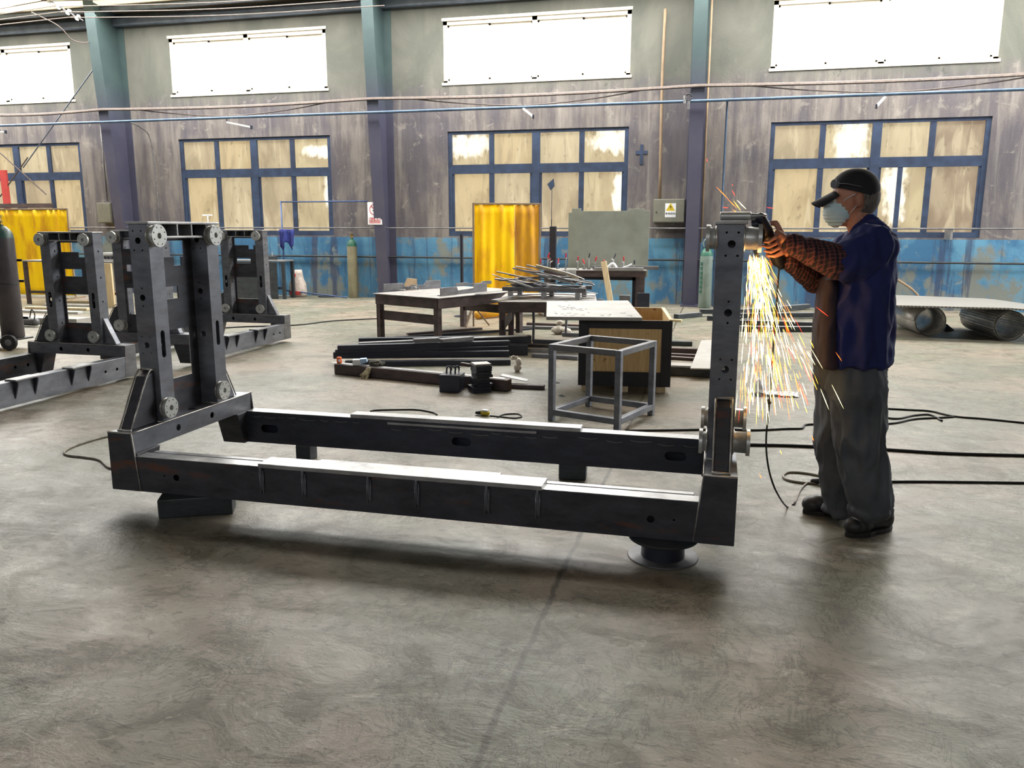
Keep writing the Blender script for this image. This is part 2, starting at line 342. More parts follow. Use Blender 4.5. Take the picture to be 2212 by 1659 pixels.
# pitched roof with a translucent roof-light strip, and an unseen second one added for light
def rz_(y): return 6.0+.12*min(-y, 25+y)
rf = MB()
for y0, y1 in ((.25, -.5), (-3.0, -5.5), (-6.9, -12.5), (-12.5, -25.2)):
    a, b = rz_(min(y0, 0)), rz_(max(y1, -25)); rf.prism([(XL-.2, y0, a), (XL-.2, y1, b), (XL-.2, y1, b+.08), (XL-.2, y0, a+.08)], (XR-XL+.4, 0, 0))
structure(rf.build('ceiling', M['roof']))
sk = emis('translucent_roof_light', (250, 236, 196), 1.15)
for i, (y0, y1) in enumerate(((-.5, -3.0), (-5.5, -6.9))):
    o = MB().prism([(XL, y0, rz_(y0)+.02), (XL, y1, rz_(y1)+.02), (XL, y1, rz_(y1)+.05), (XL, y0, rz_(y0)+.05)], (XR-XL, 0, 0)).build('window_%d' % (20+i), sk); structure(o)
# purlins under the roof near the wall
pn = 1
for y in (-.46, -3.04):
    structure(MB().box(XL, XR, y-.03, y+.03, rz_(y)-.10, rz_(y)-.01).build('trim_%d' % pn, M['purlin'])); pn += 1
structure(MB().box(XL, XR, -.16, -.02, 5.74, 5.9).build('trim_%d' % pn, M['purlin'], bevel=.02)); pn += 1
# high windows: cream sliding frames, panes full of daylight
day = emis('daylight_pane', (250, 252, 255), 3.2)
wn = 1
for k, x in enumerate(WX):
    r = thing('window_%d' % wn, None, None, (x, 0, UZ[0]), kind='structure'); wn += 1; h = UZ[1]-UZ[0]
    f = MB(); f.box(0, UW, .02, .12, 0, .06); f.box(0, UW, .02, .12, h-.09, h); f.box(0, .08, .02, .12, 0, h); f.box(UW-.08, UW, .02, .12, 0, h); f.box(UW/2-.05, UW/2+.05, .02, .12, 0, h)
    f.box(-.03, UW+.03, -.02, .1, -.03, 0.02); f.box(-.02, UW+.02, -.015, .1, h-.02, h+.035)
    f.build('frame', M['frame_white'], r)
    for j, (a, b, y) in enumerate(((.08, UW/4+.03, .06), (UW/4-.03, UW/2-.05, .085), (UW/2+.05, UW*.75+.03, .06), (UW*.75-.03, UW-.08, .085))):
        s_ = MB(); s_.box(a, a+.035, y, y+.02, .06, h-.09); s_.box(b-.035, b, y, y+.02, .06, h-.09); s_.box(a, b, y, y+.02, .06, .10); s_.box(a, b, y, y+.02, h-.13, h-.09); sash = s_.build('sash', M['frame_white'], r)
        MB().box(a+.02, b-.02, y+.008, y+.012, .08, h-.1).build('pane', day, sash)
# low windows: slate-blue steel frames, dirty lit panes
hots = {(2, 3, 1): (3.35, 1.75, .35, .12), (2, 3, 0): (3.55, .9, .12, .35), (3, 0, 1): (.35, 1.8, .55, .22), (3, 3, 1): (3.4, 1.85, .45, .25), (3, 3, 0): (3.5, .9, .13, .35), (4, 1, 1): (1.4, 1.75, .25, .5), (4, 2, 0): (2.2, .9, .18, .6)}
pmi = 10
for k, x in enumerate(LX):
    r = thing('window_%d' % wn, None, None, (x, 0, LZ[0]), kind='structure'); wn += 1; h = LZ[1]-LZ[0]; zt = h-.70
    f = MB(); F = lambda a, b, c, d: f.box(a, b, .03, .13, c, d)
    F(0, LW, 0, .10); F(0, LW, h-.06, h); F(0, .08, .10, h-.06); F(LW-.08, LW, .10, h-.06); f.box(LW/2-.08, LW/2+.08, .026, .134, .1, h-.06); f.box(.08, LW-.08, .031, .128, zt-.13, zt+.05)
    F2 = lambda a, b, c, d: f.box(a, b, .036, .124, c, d); F2(LW/4-.05, LW/4+.05, .05, h-.03); F2(LW*.75-.05, LW*.75+.05, .05, h-.03)
    if k == 4: F2(LW*.62-.04, LW*.62+.04, .05, zt-.1)
    for a in (.08, LW/2+.08): f.box(a, a+.04, .045, .115, .1, zt-.13)
    for a in (LW/2-.12, LW-.12): f.box(a, a+.04, .045, .115, .1, zt-.13)
    f.build('frame', M['frame_dark'], r)
    xs_ = [.06, LW/4, LW/2, LW*.75, LW-.06]
    for c in range(4):
        for row, (z0, z1) in enumerate(((.08, zt-.1), (zt+.02, h-.04))):
            hp = hots.get((k, c, row)); m_ = PM[(k*3+c*2+row) % 3 if not (k == 4 and c == 3) else 3]
            if k == 2 and c in (2,) : m_ = PM[1]
            if hp: m_ = pane_mat(pmi, (222, 204, 160), (198, 178, 138), 1, hp); pmi += 1
            MB().box(xs_[c]+.02, xs_[c+1]-.02, .075, .082, z0, z1).build('pane', m_, r)
    if k == 2:   # hand-painted mark on one pane
        q = MB(); q.box(.42, .68, .070, .074, .42, .455); q.box(.54, .575, .070, .074, .16, .43); q.box(.40, .72, .070, .074, .13, .165); q.build('paint_mark', M['card'], r)
    if k == 3:
        q = MB(); q.prism([(2.05, .07, 1.02), (2.18, .07, 1.13), (2.2, .07, .98), (2.12, .07, .9)], (0, .004, 0)); q.box(2.14, 2.15, .07, .074, .3, .95); q.build('taped_scrap', M['frame_dark'], r)
# steel portal columns, deeper towards the eaves
cx_lab = {-12.96: 'slate steel portal column between the two leftmost window bays', -6.72: 'dark steel portal column behind the no smoking sign', -.48: 'dark steel portal column beside the grey electrical box'}
for k in range(-3, 3):
    cx = -.48+6.24*k
    if round(cx, 2) not in cx_lab: 
        if k > 0: continue
    lab = cx_lab.get(round(cx, 2)); 
    if not lab: continue
    r = thing('steel_column', lab, 'column', (cx, 0, 0), group='portal columns along the wall')
    MB().prism([(-.12, -.35, 0), (-.12, -.365, 0), (-.12, -.84, 6.2), (-.12, -.825, 6.2)], (.24, 0, 0)).build('inner_flange', M['col_blue'], r)
    MB().prism([(-.006, -.35, 0), (-.006, -.825, 6.2), (-.006, -.01, 6.2), (-.006, -.01, 0)], (.012, 0, 0)).build('web', M['col_blue'], r)
    MB().box(-.16, .16, -.02, 0, 0, 6.2).build('outer_flange', M['col_blue'], r)
    MB().box(-.16, .16, -.45, 0, 0, .025).build('base_plate', M['col_blue'], r)

# ------------------------------------------------------------ the machine frame (local x = length, y = width, z up)
FWD = 1.13
def make_frame(FL_, big, label):
    root = thing('machine_frame', label, 'steel frame', (0, 0, 0))
    for side in (0, 1):
        sg = 1 if side == 0 else -1; X0 = 0 if side == 0 else FL_
        X = lambda u: X0+sg*u
        def B(m, u0, u1, y0, y1, z0, z1): a, b = sorted((X(u0), X(u1))); return m.box(a, b, y0, y1, z0, z1)
        o = B(MB(), 0, .14, .012, 1.118, .2, .307).build('crossbeam', M['post'], root); cut(o, B(MB(), .008, .132, .03, 1.10, .208, .299))
        c = MB()
        for y in (.385, .70): c.cyl((X(.12), y, .25), (X(.16), y, .25), .019)
        c.cyl((X(.07), .6, .29), (X(.07), .6, .32), .03); bev(cut(o, c), .003)
        for j, (y, d) in enumerate(((0, 1), (FWD, -1))):
            MB().prism([(X(0), y, .308), (X(.14), y, .308), (X(.172), y, 0), (X(0), y, 0)], (0, d*.012, 0)).build('end_plate', M['steel'] if big else M['greybar'], root, .003)  # paler steel on the short frames puts their side light into the colour
            MB().prism([(X(.003), y+d*.012, .2), (X(.003), y+d*.20, .2), (X(.003), y+d*.135, 0), (X(.003), y+d*.012, 0)], (sg*.155, 0, 0)).build('foot', M['steel'], root, .004)
        # posts
        for y0 in (.265, .765):
            o = B(MB(), .02, .137, y0, y0+.11, .307, 1.37).build('post', M['post'], root)
            cut(o, B(MB(), .027, .130, y0+.007, y0+.103, .32, 1.36))
            c = MB(); yc = y0+.052
            c.box(min(X(.11), X(.16)), max(X(.11), X(.16)), yc-.017, yc+.017, .675, .79); c.cyl((X(.11), yc, .79), (X(.16), yc, .79), .017); c.cyl((X(.11), yc, .675), (X(.16), yc, .675), .017)
            for zc in (1.285, .985, .73): c.cyl((X(.072), y0-.02, zc), (X(.072), y0+.02, zc), .017)
            for zc, uu in ((1.235, .045), (1.235, .095), (1.335, .045), (1.335, .095), (1.035, .072), (.94, .072), (.775, .045), (.775, .095), (.685, .045), (.685, .095)): c.cyl((X(uu), y0-.02, zc), (X(uu), y0+.02, zc), .005, n=10)
            for zc in (1.2, .95, .72, .5): c.cyl((X(.08), y0+.09, zc), (X(.08), y0+.13, zc), .009, n=12)
            bev(cut(o, c), .006)
        # gussets
        B(MB(), 0, .01, 0, .01, 0, .01).bm.free()
        a = X(.035); 
        MB().prism([(a, .267, .595), (a, .205, .57), (a, .05, .308), (a, .267, .308)], (sg*.07, 0, 0)).build('gusset', M['steel'], root, .008)
        MB().prism([(a, .873, .56), (a, 1.0, .308), (a, .873, .308)], (sg*.07, 0, 0)).build('gusset', M['post'], root, .006)
        w_ = MB()
        for u_ in (.034, .106): w_.tube([(X(u_), .262, .6), (X(u_), .205, .575), (X(u_), .05, .312)], .0045, 6, 3)
        w_.tube([(X(.03), .262, .6), (X(.11), .262, .6)], .008, 6, 0); w_.tube([(X(.03), .045, .311), (X(.11), .045, .311)], .007, 6, 0); w_.build('weld_bead', M['weld'], root, smooth='all')
        w_ = MB(); w_.tube([(X(.108), .878, .565), (X(.108), 1.004, .312)], .004, 6, 0); w_.build('weld_bead', M['weld'], root, smooth='all')
        # head: two plates with ribs between
        h = MB(); B(h, .008, .148, .255, .885, 1.370, 1.384); o = h.build('head_plate', M['bright'], root, .003)
        B(MB(), .06, .146, .375, .765, 1.295, 1.308).build('head_plate', M['bright'], root, .003)
        for y in (.5, .625): B(MB(), .07, .145, y-.006, y+.006, 1.308, 1.37).build('head_rib', M['bright'], root, .002)
        B(MB(), .058, .064, .375, .765, 1.308, 1.37).build('head_back_plate', M['steel2'], root)
        # web plate with its cut-outs
        o = B(MB(), .022, .030, .375, .765, .307, 1.295).build('web_plate', M['steel'], root); c = MB()
        B(c, 0, .05, .40, .70, 1.19, 1.28); B(c, 0, .05, .60, .67, 1.14, 1.20); B(c, 0, .05, .42, .62, .955, 1.025); B(c, 0, .05, .40, .70, .50, .78)
        cut(o, c)
        # flanges on the posts
        def disc(name, u0, u1, y, z, r, n=6):
            m = MB(); a, b = X(u0), X(u1); m.cyl((a, y, z), (b, y, z), r*.8, n=32); m.cyl((X(u1-.016 if u1 > 0 else u1+.016), y, z), (b, y, z), r, n=36)
            o = m.build(name, M['machined'], root, smooth=True); c = MB(); d = sg*(.02 if u1 > u0 else -.02)
            e = MB().cyl((b-d*.9, y, z), (b+d*.3, y, z), r*.27, n=20)
            for q in range(8): t_ = 2*PI*(q+.5)/8; e.cyl((b-d*.5, y+r*.78*math.cos(t_), z+r*.78*math.sin(t_)), (b+d*.3, y+r*.78*math.cos(t_), z+r*.78*math.sin(t_)), .0045, n=8)
            cut(o, e); 
            w_ = MB(); w_.tube([(X(.1375 if u1 > 0 else .0195), y+r*.86*math.cos(t_/12*PI), z+r*.86*math.sin(t_/12*PI)) for t_ in range(25)], .006, 6, 0); w_.build('weld_bead', M['weld'], o, smooth='all')
        for y in (.297, .797): disc('flange', .137, .182, y, 1.31, .059); disc('flange', .137, .172, y, .385, .057)
        if side == 1:
            for y in (.32, .82): disc('outer_flange', .02, -.055, y, 1.31, .062); disc('outer_flange', .02, -.055, y, .385, .062)
        # weld seams along the foot of the posts and the crossbeam ends
        w_ = MB()
        for y in (.265, .375, .765, .875): w_.tube([(X(.025), y, .31), (X(.135), y, .31)], .006, 6, 0)
        w_.tube([(X(.143), .005+FWD*t_/20, .308) for t_ in range(21)], .0035, 6, 0); w_.tube([(X(.0), .004, .309), (X(.143), .004, .309)], .005, 6, 0)
        w_.tube([(X(.143), .002, .305), (X(.174), .002, 0.004)], .004, 6, 0)
        w_.build('weld_seam', M['weld'], root, smooth='all')
    if not big:
        for d, yo in ((1, 1.128), (-1, .002)):
            o = MB().box(.15, FL_-.15, min(yo, yo-d*.1), max(yo, yo-d*.1), 0, .2).build('side_beam', M['post'] if d > 0 else M['steel'], root); cut(o, MB().box(.16, FL_-.16, min(yo-d*.008, yo-d*.092), max(yo-d*.008, yo-d*.092), .008, .192)); c = MB()
            for x in (.27, .42, FL_-.3): c.cyl((x, yo-.15, .1), (x, yo+.15, .1), .014)
            bev(cut(o, c), .006)
            for x0, x1 in ((.62, .86), (1.22, 1.46)):
                MB().box(x0, x1, min(yo-d*.07, yo+d*.045), max(yo-d*.07, yo+d*.045), .2, .214).build('mounting_plate', M['bright'], root, .002)
                for x in (x0+.02, x1-.02): MB().prism([(x-.007, yo, .2), (x-.007, yo+d*.043, .2), (x-.007, yo+d*.043, .175), (x-.007, yo, .05)], (.014, 0, 0)).build('rib', M['steel2'], root, .002)
    else:
        # long beams
        o = MB().box(.15, FL_-.15, .004, .088, 0, .185).build('side_beam', M['steel'], root); cut(o, MB().box(.16, FL_-.16, .012, .08, .008, .177)); c = MB()
        for x in (.39, FL_-.36): c.cyl((x, -.02, .09), (x, .1, .09), .017)
        for x in (.32, FL_-.26): c.cyl((x, -.02, .095), (x, .1, .095), .005, n=10)
        for x in (.42, FL_-.2): c.cyl((x, .045, .16), (x, .045, .2), .012, n=14)
        bev(cut(o, c), .007)
        m = MB(); m.box(.18, 1.02, .108, .145, .165, .185); m.box(.18, 1.02, .139, .145, .02, .165); m.box(2.26, FL_-.18, .108, .145, .165, .185); m.box(2.26, FL_-.18, .139, .145, .02, .165); m.box(1.02, 2.26, .139, .145, .02, .165)
        m.build('inner_angle', M['bright'], root, .002)
        m = MB(); m.box(.875, 2.31, -.012, .118, .186, .207); m.box(1.14, 2.08, .118, .148, .186, .205); m.build('mounting_plate', M['bright'], root, .002)
        MB().box(.155, .875, .006, .086, .185, .188).build('ground_strip', M['bright'], root); MB().box(2.31, FL_-.155, .006, .086, .185, .188).build('ground_strip', M['bright'], root)
        for x in (.885, 1.115, 1.46, 1.705, 2.05, 2.29):
            MB().prism([(x-.006, .004, .186), (x-.006, -.012, .186), (x-.006, -.012, .165), (x-.006, .004, .06)], (.012, 0, 0)).build('rib', M['post'], root, .002)
            w_ = MB(); w_.tube([(x-.009, -.001, .17), (x-.009, .002, .05)], .005, 6, 0); w_.tube([(x+.009, -.001, .17), (x+.009, .002, .05)], .004, 6, 0); w_.build('weld_seam', M['post'], root, smooth='all')
        o = MB().box(.15, FL_-.15, 1.034, 1.128, 0, .2).build('side_beam', M['steel2'], root); cut(o, MB().box(.16, FL_-.16, 1.042, 1.12, .008, .192)); c = MB()
        for x in (.315, 1.595, FL_-.305):
            c.box(x-.035, x+.035, 1.0, 1.05, .07, .12); c.cyl((x-.035, 1.0, .095), (x-.035, 1.05, .095), .025); c.cyl((x+.035, 1.0, .095), (x+.035, 1.05, .095), .025)
        for x in (.4, FL_-.15-.09): c.cyl((x, 1.08, .18), (x, 1.08, .22), .01, n=14)
        bev(cut(o, c), .006)
        MB().box(.88, 2.315, 1.03, 1.12, .201, .225).build('mounting_plate', M['bright'], root, .002)
        MB().box(1.13, 2.06, 1.012, 1.034, .178, .192).build('mounting_plate', M['bright'], root, .002)
        MB().box(.16, FL_-.16, 1.036, 1.126, .2, .2025).build('ground_strip', M['bright'], root)
        m = MB(); random.seed(3)
        for a, b, z0 in ((.2, .9, .172), (1.15, 2.1, .155), (2.3, 2.95, .165)):
            x = a
            while x < b:
                L = random.uniform(.04, .12); zz = z0+random.uniform(-.008, .008)
                m.tube([(x, 1.032, zz), (x+L*.5, 1.031, zz-.006), (x+L, 1.032, zz-.001)], .0032, 6, 3); x += L+random.uniform(.01, .05)
        m.build('weld_bead', M['greybar'], root, smooth='all')
    return root
fr = make_frame(3.16, True, 'large dark steel machine frame raised on blocks, being ground by the worker')
FRX, FRY, FRZ = -3.03, -12.665, .10
fr.location = (FRX, FRY, FRZ)
f2 = make_frame(2.1, False, 'nearer of the two shorter dark steel frames, in front of the left yellow curtain')
f2.location = (-6.615, -9.411, .03); f2.rotation_euler = (0, 0, math.radians(-90)); f2['group'] = 'shorter machine frames at the left'
f3 = copy_tree(f2); f3.location = (-6.47, -6.673, .045); tag(f3, 'farther shorter dark steel frame, partly hidden behind the left upright of the raised frame')

# supports under the raised frame
def support(lab, p, sx, sy, h, rz, hollow=True):
    r = thing('support_block', lab, 'steel block', (p.x, p.y, 0), rz, group='steel blocks under the raised frame')
    o = MB().box(-sx/2, sx/2, -sy/2, sy/2, 0, h).build('tube_body', M['blocksteel'], r)
    if hollow: cut(o, MB().box(-sx/2-.01, sx/2+.01, -sy/2+.006, sy/2-.006, .006, h-.006))
    bev(o, .006); return r
support('grey rectangular steel tube block lying under the left end of the near beam', V(-2.555, -12.62, 0), .36, .14, .1, math.radians(26), True)
support('small dark steel block under the left part of the far beam', V(-2.49, -11.58, 0), .10, .10, .1, 0)
support('dark open tube block under the far beam near its right end', V(-.77, -11.54, 0), .16, .12, .1, math.radians(5))
s = thing('cable_spool', 'flanged steel spool under the near right corner of the raised frame', 'spool', (-.175, -12.6, 0))
MB().lathe([(.155, 0), (.157, .003), (.155, .006)], 48).build('bottom_flange', M['greybar'], s, smooth=True)
MB().lathe([(.098, .006), (.096, .05), (.098, .092)], 40).build('core', M['primer'], s, smooth=True)
MB().lathe([(.06, .088), (.155, .089), (.157, .094), (.152, .0995), (.06, .0995)], 48).build('top_flange', M['blocksteel'], s, smooth=True)
o = MB().cyl((.003, -12.34, 1.505), (.135, -12.34, 1.505), .019, n=24).build('polished_bar', M['machined'], smooth=True, bevel=.003); tag(o, 'short polished round bar lying on top of the right upright', 'steel bar')
o = MB().cyl((.135, -12.34, 1.505), (.20, -12.34, 1.508), .014, .003, 16).build('pointed_tip', M['bright'], o, smooth=True)
# small block carrying the two shorter frames
for i, (x, y, lab) in enumerate(((-5.75, -9.62, 'small dark shim block under the right foot of the nearer short frame'), (-5.6, -6.86, 'small dark shim block under the right foot of the farther short frame'))):
    tag(MB().box(x-.06, x+.06, y-.05, y+.05, 0, .03 if i == 0 else .045).build('shim_block', M['blocksteel'], bevel=.003), lab, 'steel block')

# ------------------------------------------------------------ the worker
def rel(o, root):
    o.data.transform(Matrix.Translation(-V(*root.location))); o.parent = root; return o
def blob(mb, name, mat, root, vox=.01, sm=4, disp=0, dsc=.12, st=None):
    o = mb.build(name, mat); m = o.modifiers.new('r', 'REMESH'); m.mode = 'VOXEL'; m.voxel_size = vox; m.use_smooth_shade = True
    q = o.modifiers.new('s', 'SMOOTH'); q.factor = .5; q.iterations = sm
    bake(o)
    if disp:
        me = o.data; nr = [v.normal.copy() for v in me.vertices]
        for v, n in zip(me.vertices, nr):
            p = v.co/dsc
            if st: p = V(p.x*st[0], p.y*st[1], p.z*st[2])
            k = noise.noise(p)+.5*noise.noise(p*2.1+V(3, 1, 2)); k = 1-abs(k)*2.2
            v.co += n*disp*k
    o.data.polygons.foreach_set('use_smooth', [True]*len(o.data.polygons))
    return rel(o, root)
def loft(mb, rings, n=28, ex=2.4):
    vs = []
    for (cx, cy, z, rx, ry) in rings:
        for i in range(n):
            t = 2*PI*i/n; c, s_ = math.cos(t), math.sin(t)
            vs.append((cx+rx*math.copysign(abs(c)**(2/ex), c), cy+ry*math.copysign(abs(s_)**(2/ex), s_), z))
    k = len(rings); fs = [(j*n+i, j*n+(i+1) % n, (j+1)*n+(i+1) % n, (j+1)*n+i) for j in range(k-1) for i in range(n)]
    fs += [tuple(range(n))[::-1], tuple(range((k-1)*n, k*n))]; return mb._f(vs, fs)
YN, YC, YF = -12.24, -12.06, -11.89
wk = thing('person', 'worker in navy jacket, plaid sleeves, black cap and face mask grinding the upright', 'person', (.62, -12.05, 0))
P = PY
skin = simple('skin', (186, 132, 108), (160, 108, 86), 14, .55, bs=.1)
navy = simple('navy_jacket', (26, 36, 98), (18, 26, 74), 5, .85, bs=.2)
maroon = simple('brown_apron', (48, 34, 44), (36, 27, 36), 6, .85, bs=.2)
trous = simple('charcoal_trousers', (84, 88, 95), (62, 65, 72), 5, .85, bs=.25)
shoe_m = simple('scuffed_black_leather', (44, 44, 46), (28, 28, 30), 18, .5)
sole_m = simple('shoe_sole_rubber', (34, 32, 30), (22, 22, 22), 18, .7)
hair_m = simple('grey_hair', (112, 106, 100), (58, 54, 52), 90, .75, st=(1, 1, .25))
capm = simple('black_cap_cloth', (26, 28, 34), (18, 19, 24), 20, .8)
maskm = simple('blue_face_mask', (204, 224, 228), (160, 204, 216), 9, .7)
t = NT('maroon_plaid'); x = t.xyz()
def stripes(v, k, wd): return t.ramp(t.math('ABSOLUTE', t.math('SUBTRACT', t.math('FRACT', t.math('MULTIPLY', v, k)), .5)), wd, wd-.04)
u1 = t.math('ADD', x[0], t.math('MULTIPLY', x[1], .3)); v1 = t.math('ADD', x[2], t.math('MULTIPLY', x[1], .6))
k1 = t.mix(stripes(u1, 52, .16), lin((36, 22, 28)), lin((92, 48, 52))); k1 = t.mix(stripes(v1, 52, .13), k1, lin((104, 58, 60))); k1 = t.mix(stripes(u1, 26, .1), k1, lin((20, 16, 24)))
plaid = t.set(k1, .9, 0, t.noise(14, 4), .3)
# body: head, neck, torso, arms, hands and legs as one surface
hd = P(1846, 424, YC); b = MB()
b.ball(hd, (.098, .078, .112), 20); b.ball(P(1826, 440, YC), (.07, .062, .085), 16); b.ball(P(1818, 464, YC), (.052, .05, .055), 14)
b.ball(P(1806, 477, YC), (.028, .03, .026), 10); b.cap(P(1790, 432, YC), P(1785, 449, YC), .010, .014, 8); b.ball(P(1797, 427, YC), (.018, .05, .014), 10)
b.ball(P(1798, 462, YC), (.016, .026, .012), 8)
for yy in (YC-.082, YC+.082): b.ball(P(1855, 432, yy), (.020, .017, .036), 10)
b.cap(P(1850, 455, YC), P(1866, 515, YC), .056, .060)
b.cap(P(1868, 548, YC), P(1852, 690, YC), .10, .12); b.cap(P(1885, 545, YN+.04), P(1872, 545, YF-.02), .055, .055); b.cap(P(1850, 700, YC), P(1846, 790, YC), .135, .135)
NS, NE, NWR = P(1884, 530, YN+.02), P(1822, 566, YN-.05), P(1706, 527, -12.25)
FS, FE, FWR = P(1850, 535, YF-.02), P(1764, 602, YF-.04), P(1702, 562, -12.13)
b.cap(NS, NE, .055, .046); b.cap(NE, NWR, .046, .029); b.cap(FS, FE, .055, .045); b.cap(FE, FWR, .045, .029)
for hx, kx, ax, yy in ((1858, 1868, 1884, -12.17), (1815, 1806, 1812, -11.95)):
    b.cap(P(hx, 800, yy), P(kx, 955, yy), .082, .058); b.cap(P(kx, 955, yy), P(ax, 1085, yy), .058, .036)
# grinder axis, fingers curl round it
GA, GB = P(1649, 486, -12.30), P(1682, 563, -12.17); gd = (GB-GA).normalized(); GR = .031
e1 = V(0, -1, 0)-gd*V(0, -1, 0).dot(gd); e1.normalize(); e2 = gd.cross(e1); 
if e2.x < 0: e2 = -e2     # e2 points towards the worker (+x), e1 towards the camera
def gp(t_, ang, r): return GA+(GB-GA)*t_+(e2*math.cos(ang)+e1*math.sin(ang))*r
hb = MB()
def hand(mb, ts, wrist, sgn, a0, a1, rr):
    kn = []
    for i, t_ in enumerate(ts):
        end = a1-(.25 if i in (0, 3) else 0)
        pts = [gp(t_+(.0), a0+(end-a0)*q, (rr+(.010 if q in (.33, .67) else .002))) for q in (0, .33, .67, 1)]
        for q in range(3): mb.cap(pts[q], pts[q+1], .0100-.0008*q, .0092-.0008*q, 10)
        kn.append(pts[0])
    mid = (kn[1]+kn[2])/2
    for p in kn: mb.cap(p, wrist.lerp(p, .28), .0125, .019, 10); mb.cap(wrist.lerp(p, .3), wrist.lerp(p, .75), .019, .0155, 10)
    # thumb leaves the side of the palm near its base and closes round the other way
    base = wrist.lerp(kn[0], .38); tp = [base, gp(ts[0]-.06, -sgn*.55, rr+.022), gp(ts[0]-.10, -sgn*1.2, rr+.008), gp(ts[0]-.10, -sgn*1.75, rr+.004)]
    for q in range(3): mb.cap(tp[q], tp[q+1], .0145-.0018*q, .0127-.0018*q, 10)
hand(b, (.26, .40, .54, .67), NWR, 1, .35, 2.75, GR+.010)
hand(b, (.80, .90, 1.0, 1.09), FWR, -1, -.4, -2.5, GR+.008)
blob(b, 'body', skin, wk, .0052, 3)
# eye under the visor
e = MB(); e.ball(P(1803, 433, YC-.042), (.011, .008, .009), 10); rel(e.build('eye', M['white'], smooth=True), wk)
# hair below the cap
h = MB(); h.ball(P(1856, 426, YC), (.092, .079, .098), 18); o = h.build('hair', hair_m); c = MB(); c.box(-1, P(1838, 430, YC).x, -13, -11, 0, 3); c.box(-1, 2, -13, -11, 0, P(1850, 470, YC).z); c.ball(P(1852, 440, YC-.09), (.036, .05, .052), 14); cut(o, c)
o.data.polygons.foreach_set('use_smooth', [True]*len(o.data.polygons)); rel(o, wk)
# cap: crown, visor, glasses resting on it
cz = P(1847, 411, YC); q = MB(); q.ball(cz, (.108, .089, .098), 24); o = q.build('cap', capm); c = MB(); c.obox(V(cz.x, cz.y, cz.z-.113), (.6, .6, .2), (0, math.radians(14), 0)); cut(o, c); o.data.polygons.foreach_set('use_smooth', [True]*len(o.data.polygons)); o.data.set_sharp_from_angle(angle=.8); cap = rel(o, wk)
vz = MB(); n_ = 14; top = []
for i in range(n_+1):
    a = -1.25+2.5*i/n_; top.append((math.cos(a), math.sin(a)))
vp = []; A0 = P(1812, 412, YC); A1 = P(1762, 438, YC)
rings = []
for k_ in range(6):
    f_ = k_/5; ring = []
    for ca, sa in top:
        wd = .074*(1-.12*f_); xx = A0.x+(A1.x-A0.x)*f_*(.55+.45*ca)-(.02*ca); zz = A0.z+(A1.z-A0.z)*f_-.022*abs(sa)**2
        ring.append(V(xx, YC+sa*wd, zz))
    rings.append(ring)
vs = [p for r_ in rings for p in r_]; m_ = n_+1
vz._f(vs, [(j*m_+i, j*m_+i+1, (j+1)*m_+i+1, (j+1)*m_+i) for j in range(5) for i in range(n_)])
o = vz.build('cap_visor', capm, smooth='all'); so = o.modifiers.new('so', 'SOLIDIFY'); so.thickness = .006; rel(o, wk)
g = MB()
for sy in (-1, 1):
    c0 = P(1804, 397, YC-.052) if sy < 0 else P(1801, 399, YC+.04)
    g.tube([c0+V(-.004*math.cos(a_*PI/8), .026*math.cos(a_*PI/8), .017*math.sin(a_*PI/8)) for a_ in range(17)], .0022, 6, 0)
g.tube([P(1806, 397, YC-.075), P(1830, 397, YC-.098), P(1862, 404, YC-.098)], .002, 6)
g.tube([P(1801, 397, YC-.03), P(1799, 399, YC+.018)], .002, 6, 0)
gl = rel(g.build('glasses_frame', M['greybar'], smooth='all'), wk)
lens = simple('glasses_lens', (120, 126, 132), (90, 96, 104), 4, .12, .3)
l_ = MB(); l_.cyl(P(1804, 397, YC-.052)+V(.002, .002, 0), P(1804, 397, YC-.052)+V(-.001, -.003, 0), .021, n=20); rel(l_.build('lens', lens), wk)
# face mask with ear loops
m = MB(); m.ball(P(1811, 458, YC), (.066, .062, .068), 20); m.ball(P(1795, 447, YC), (.030, .04, .030), 14); m.ball(P(1806, 476, YC), (.036, .04, .034), 12); o = m.build('fm', maskm); mm = o.modifiers.new('r', 'REMESH'); mm.mode = 'VOXEL'; mm.voxel_size = .006; bake(o)
c = MB(); pf = [(1838, 462), (1822, 432), (1803, 427), (1840, 415), (1900, 440), (1900, 520), (1806, 500), (1812, 489)]
c.prism([P(x_, y_, YC)-V(0, .3, 0) for x_, y_ in pf], (0, .6, 0)); c.prism([P(x_, y_, YC)-V(0, .3, 0) for x_, y_ in ((1770, 420), (1803, 431), (1822, 435), (1850, 430), (1850, 400), (1770, 400))], (0, .6, 0)); cut(o, c); o.name = 'face_mask'
q = o.modifiers.new('s', 'SMOOTH'); q.iterations = 3; bake(o)
for v in o.data.vertices: v.co += v.normal*(.0025*math.sin(v.co.z*420)+.002)
o.data.polygons.foreach_set('use_smooth', [True]*len(o.data.polygons)); fm = rel(o, wk)
e = MB(); e.tube([P(1821, 434, YC-.062), P(1838, 424, YC-.084), P(1848, 419, YC-.09)], .0018, 6); e.tube([P(1836, 461, YC-.055), P(1845, 450, YC-.082), P(1853, 441, YC-.09)], .0018, 6); rel(e.build('ear_loop', M['card'], smooth='all'), wk)
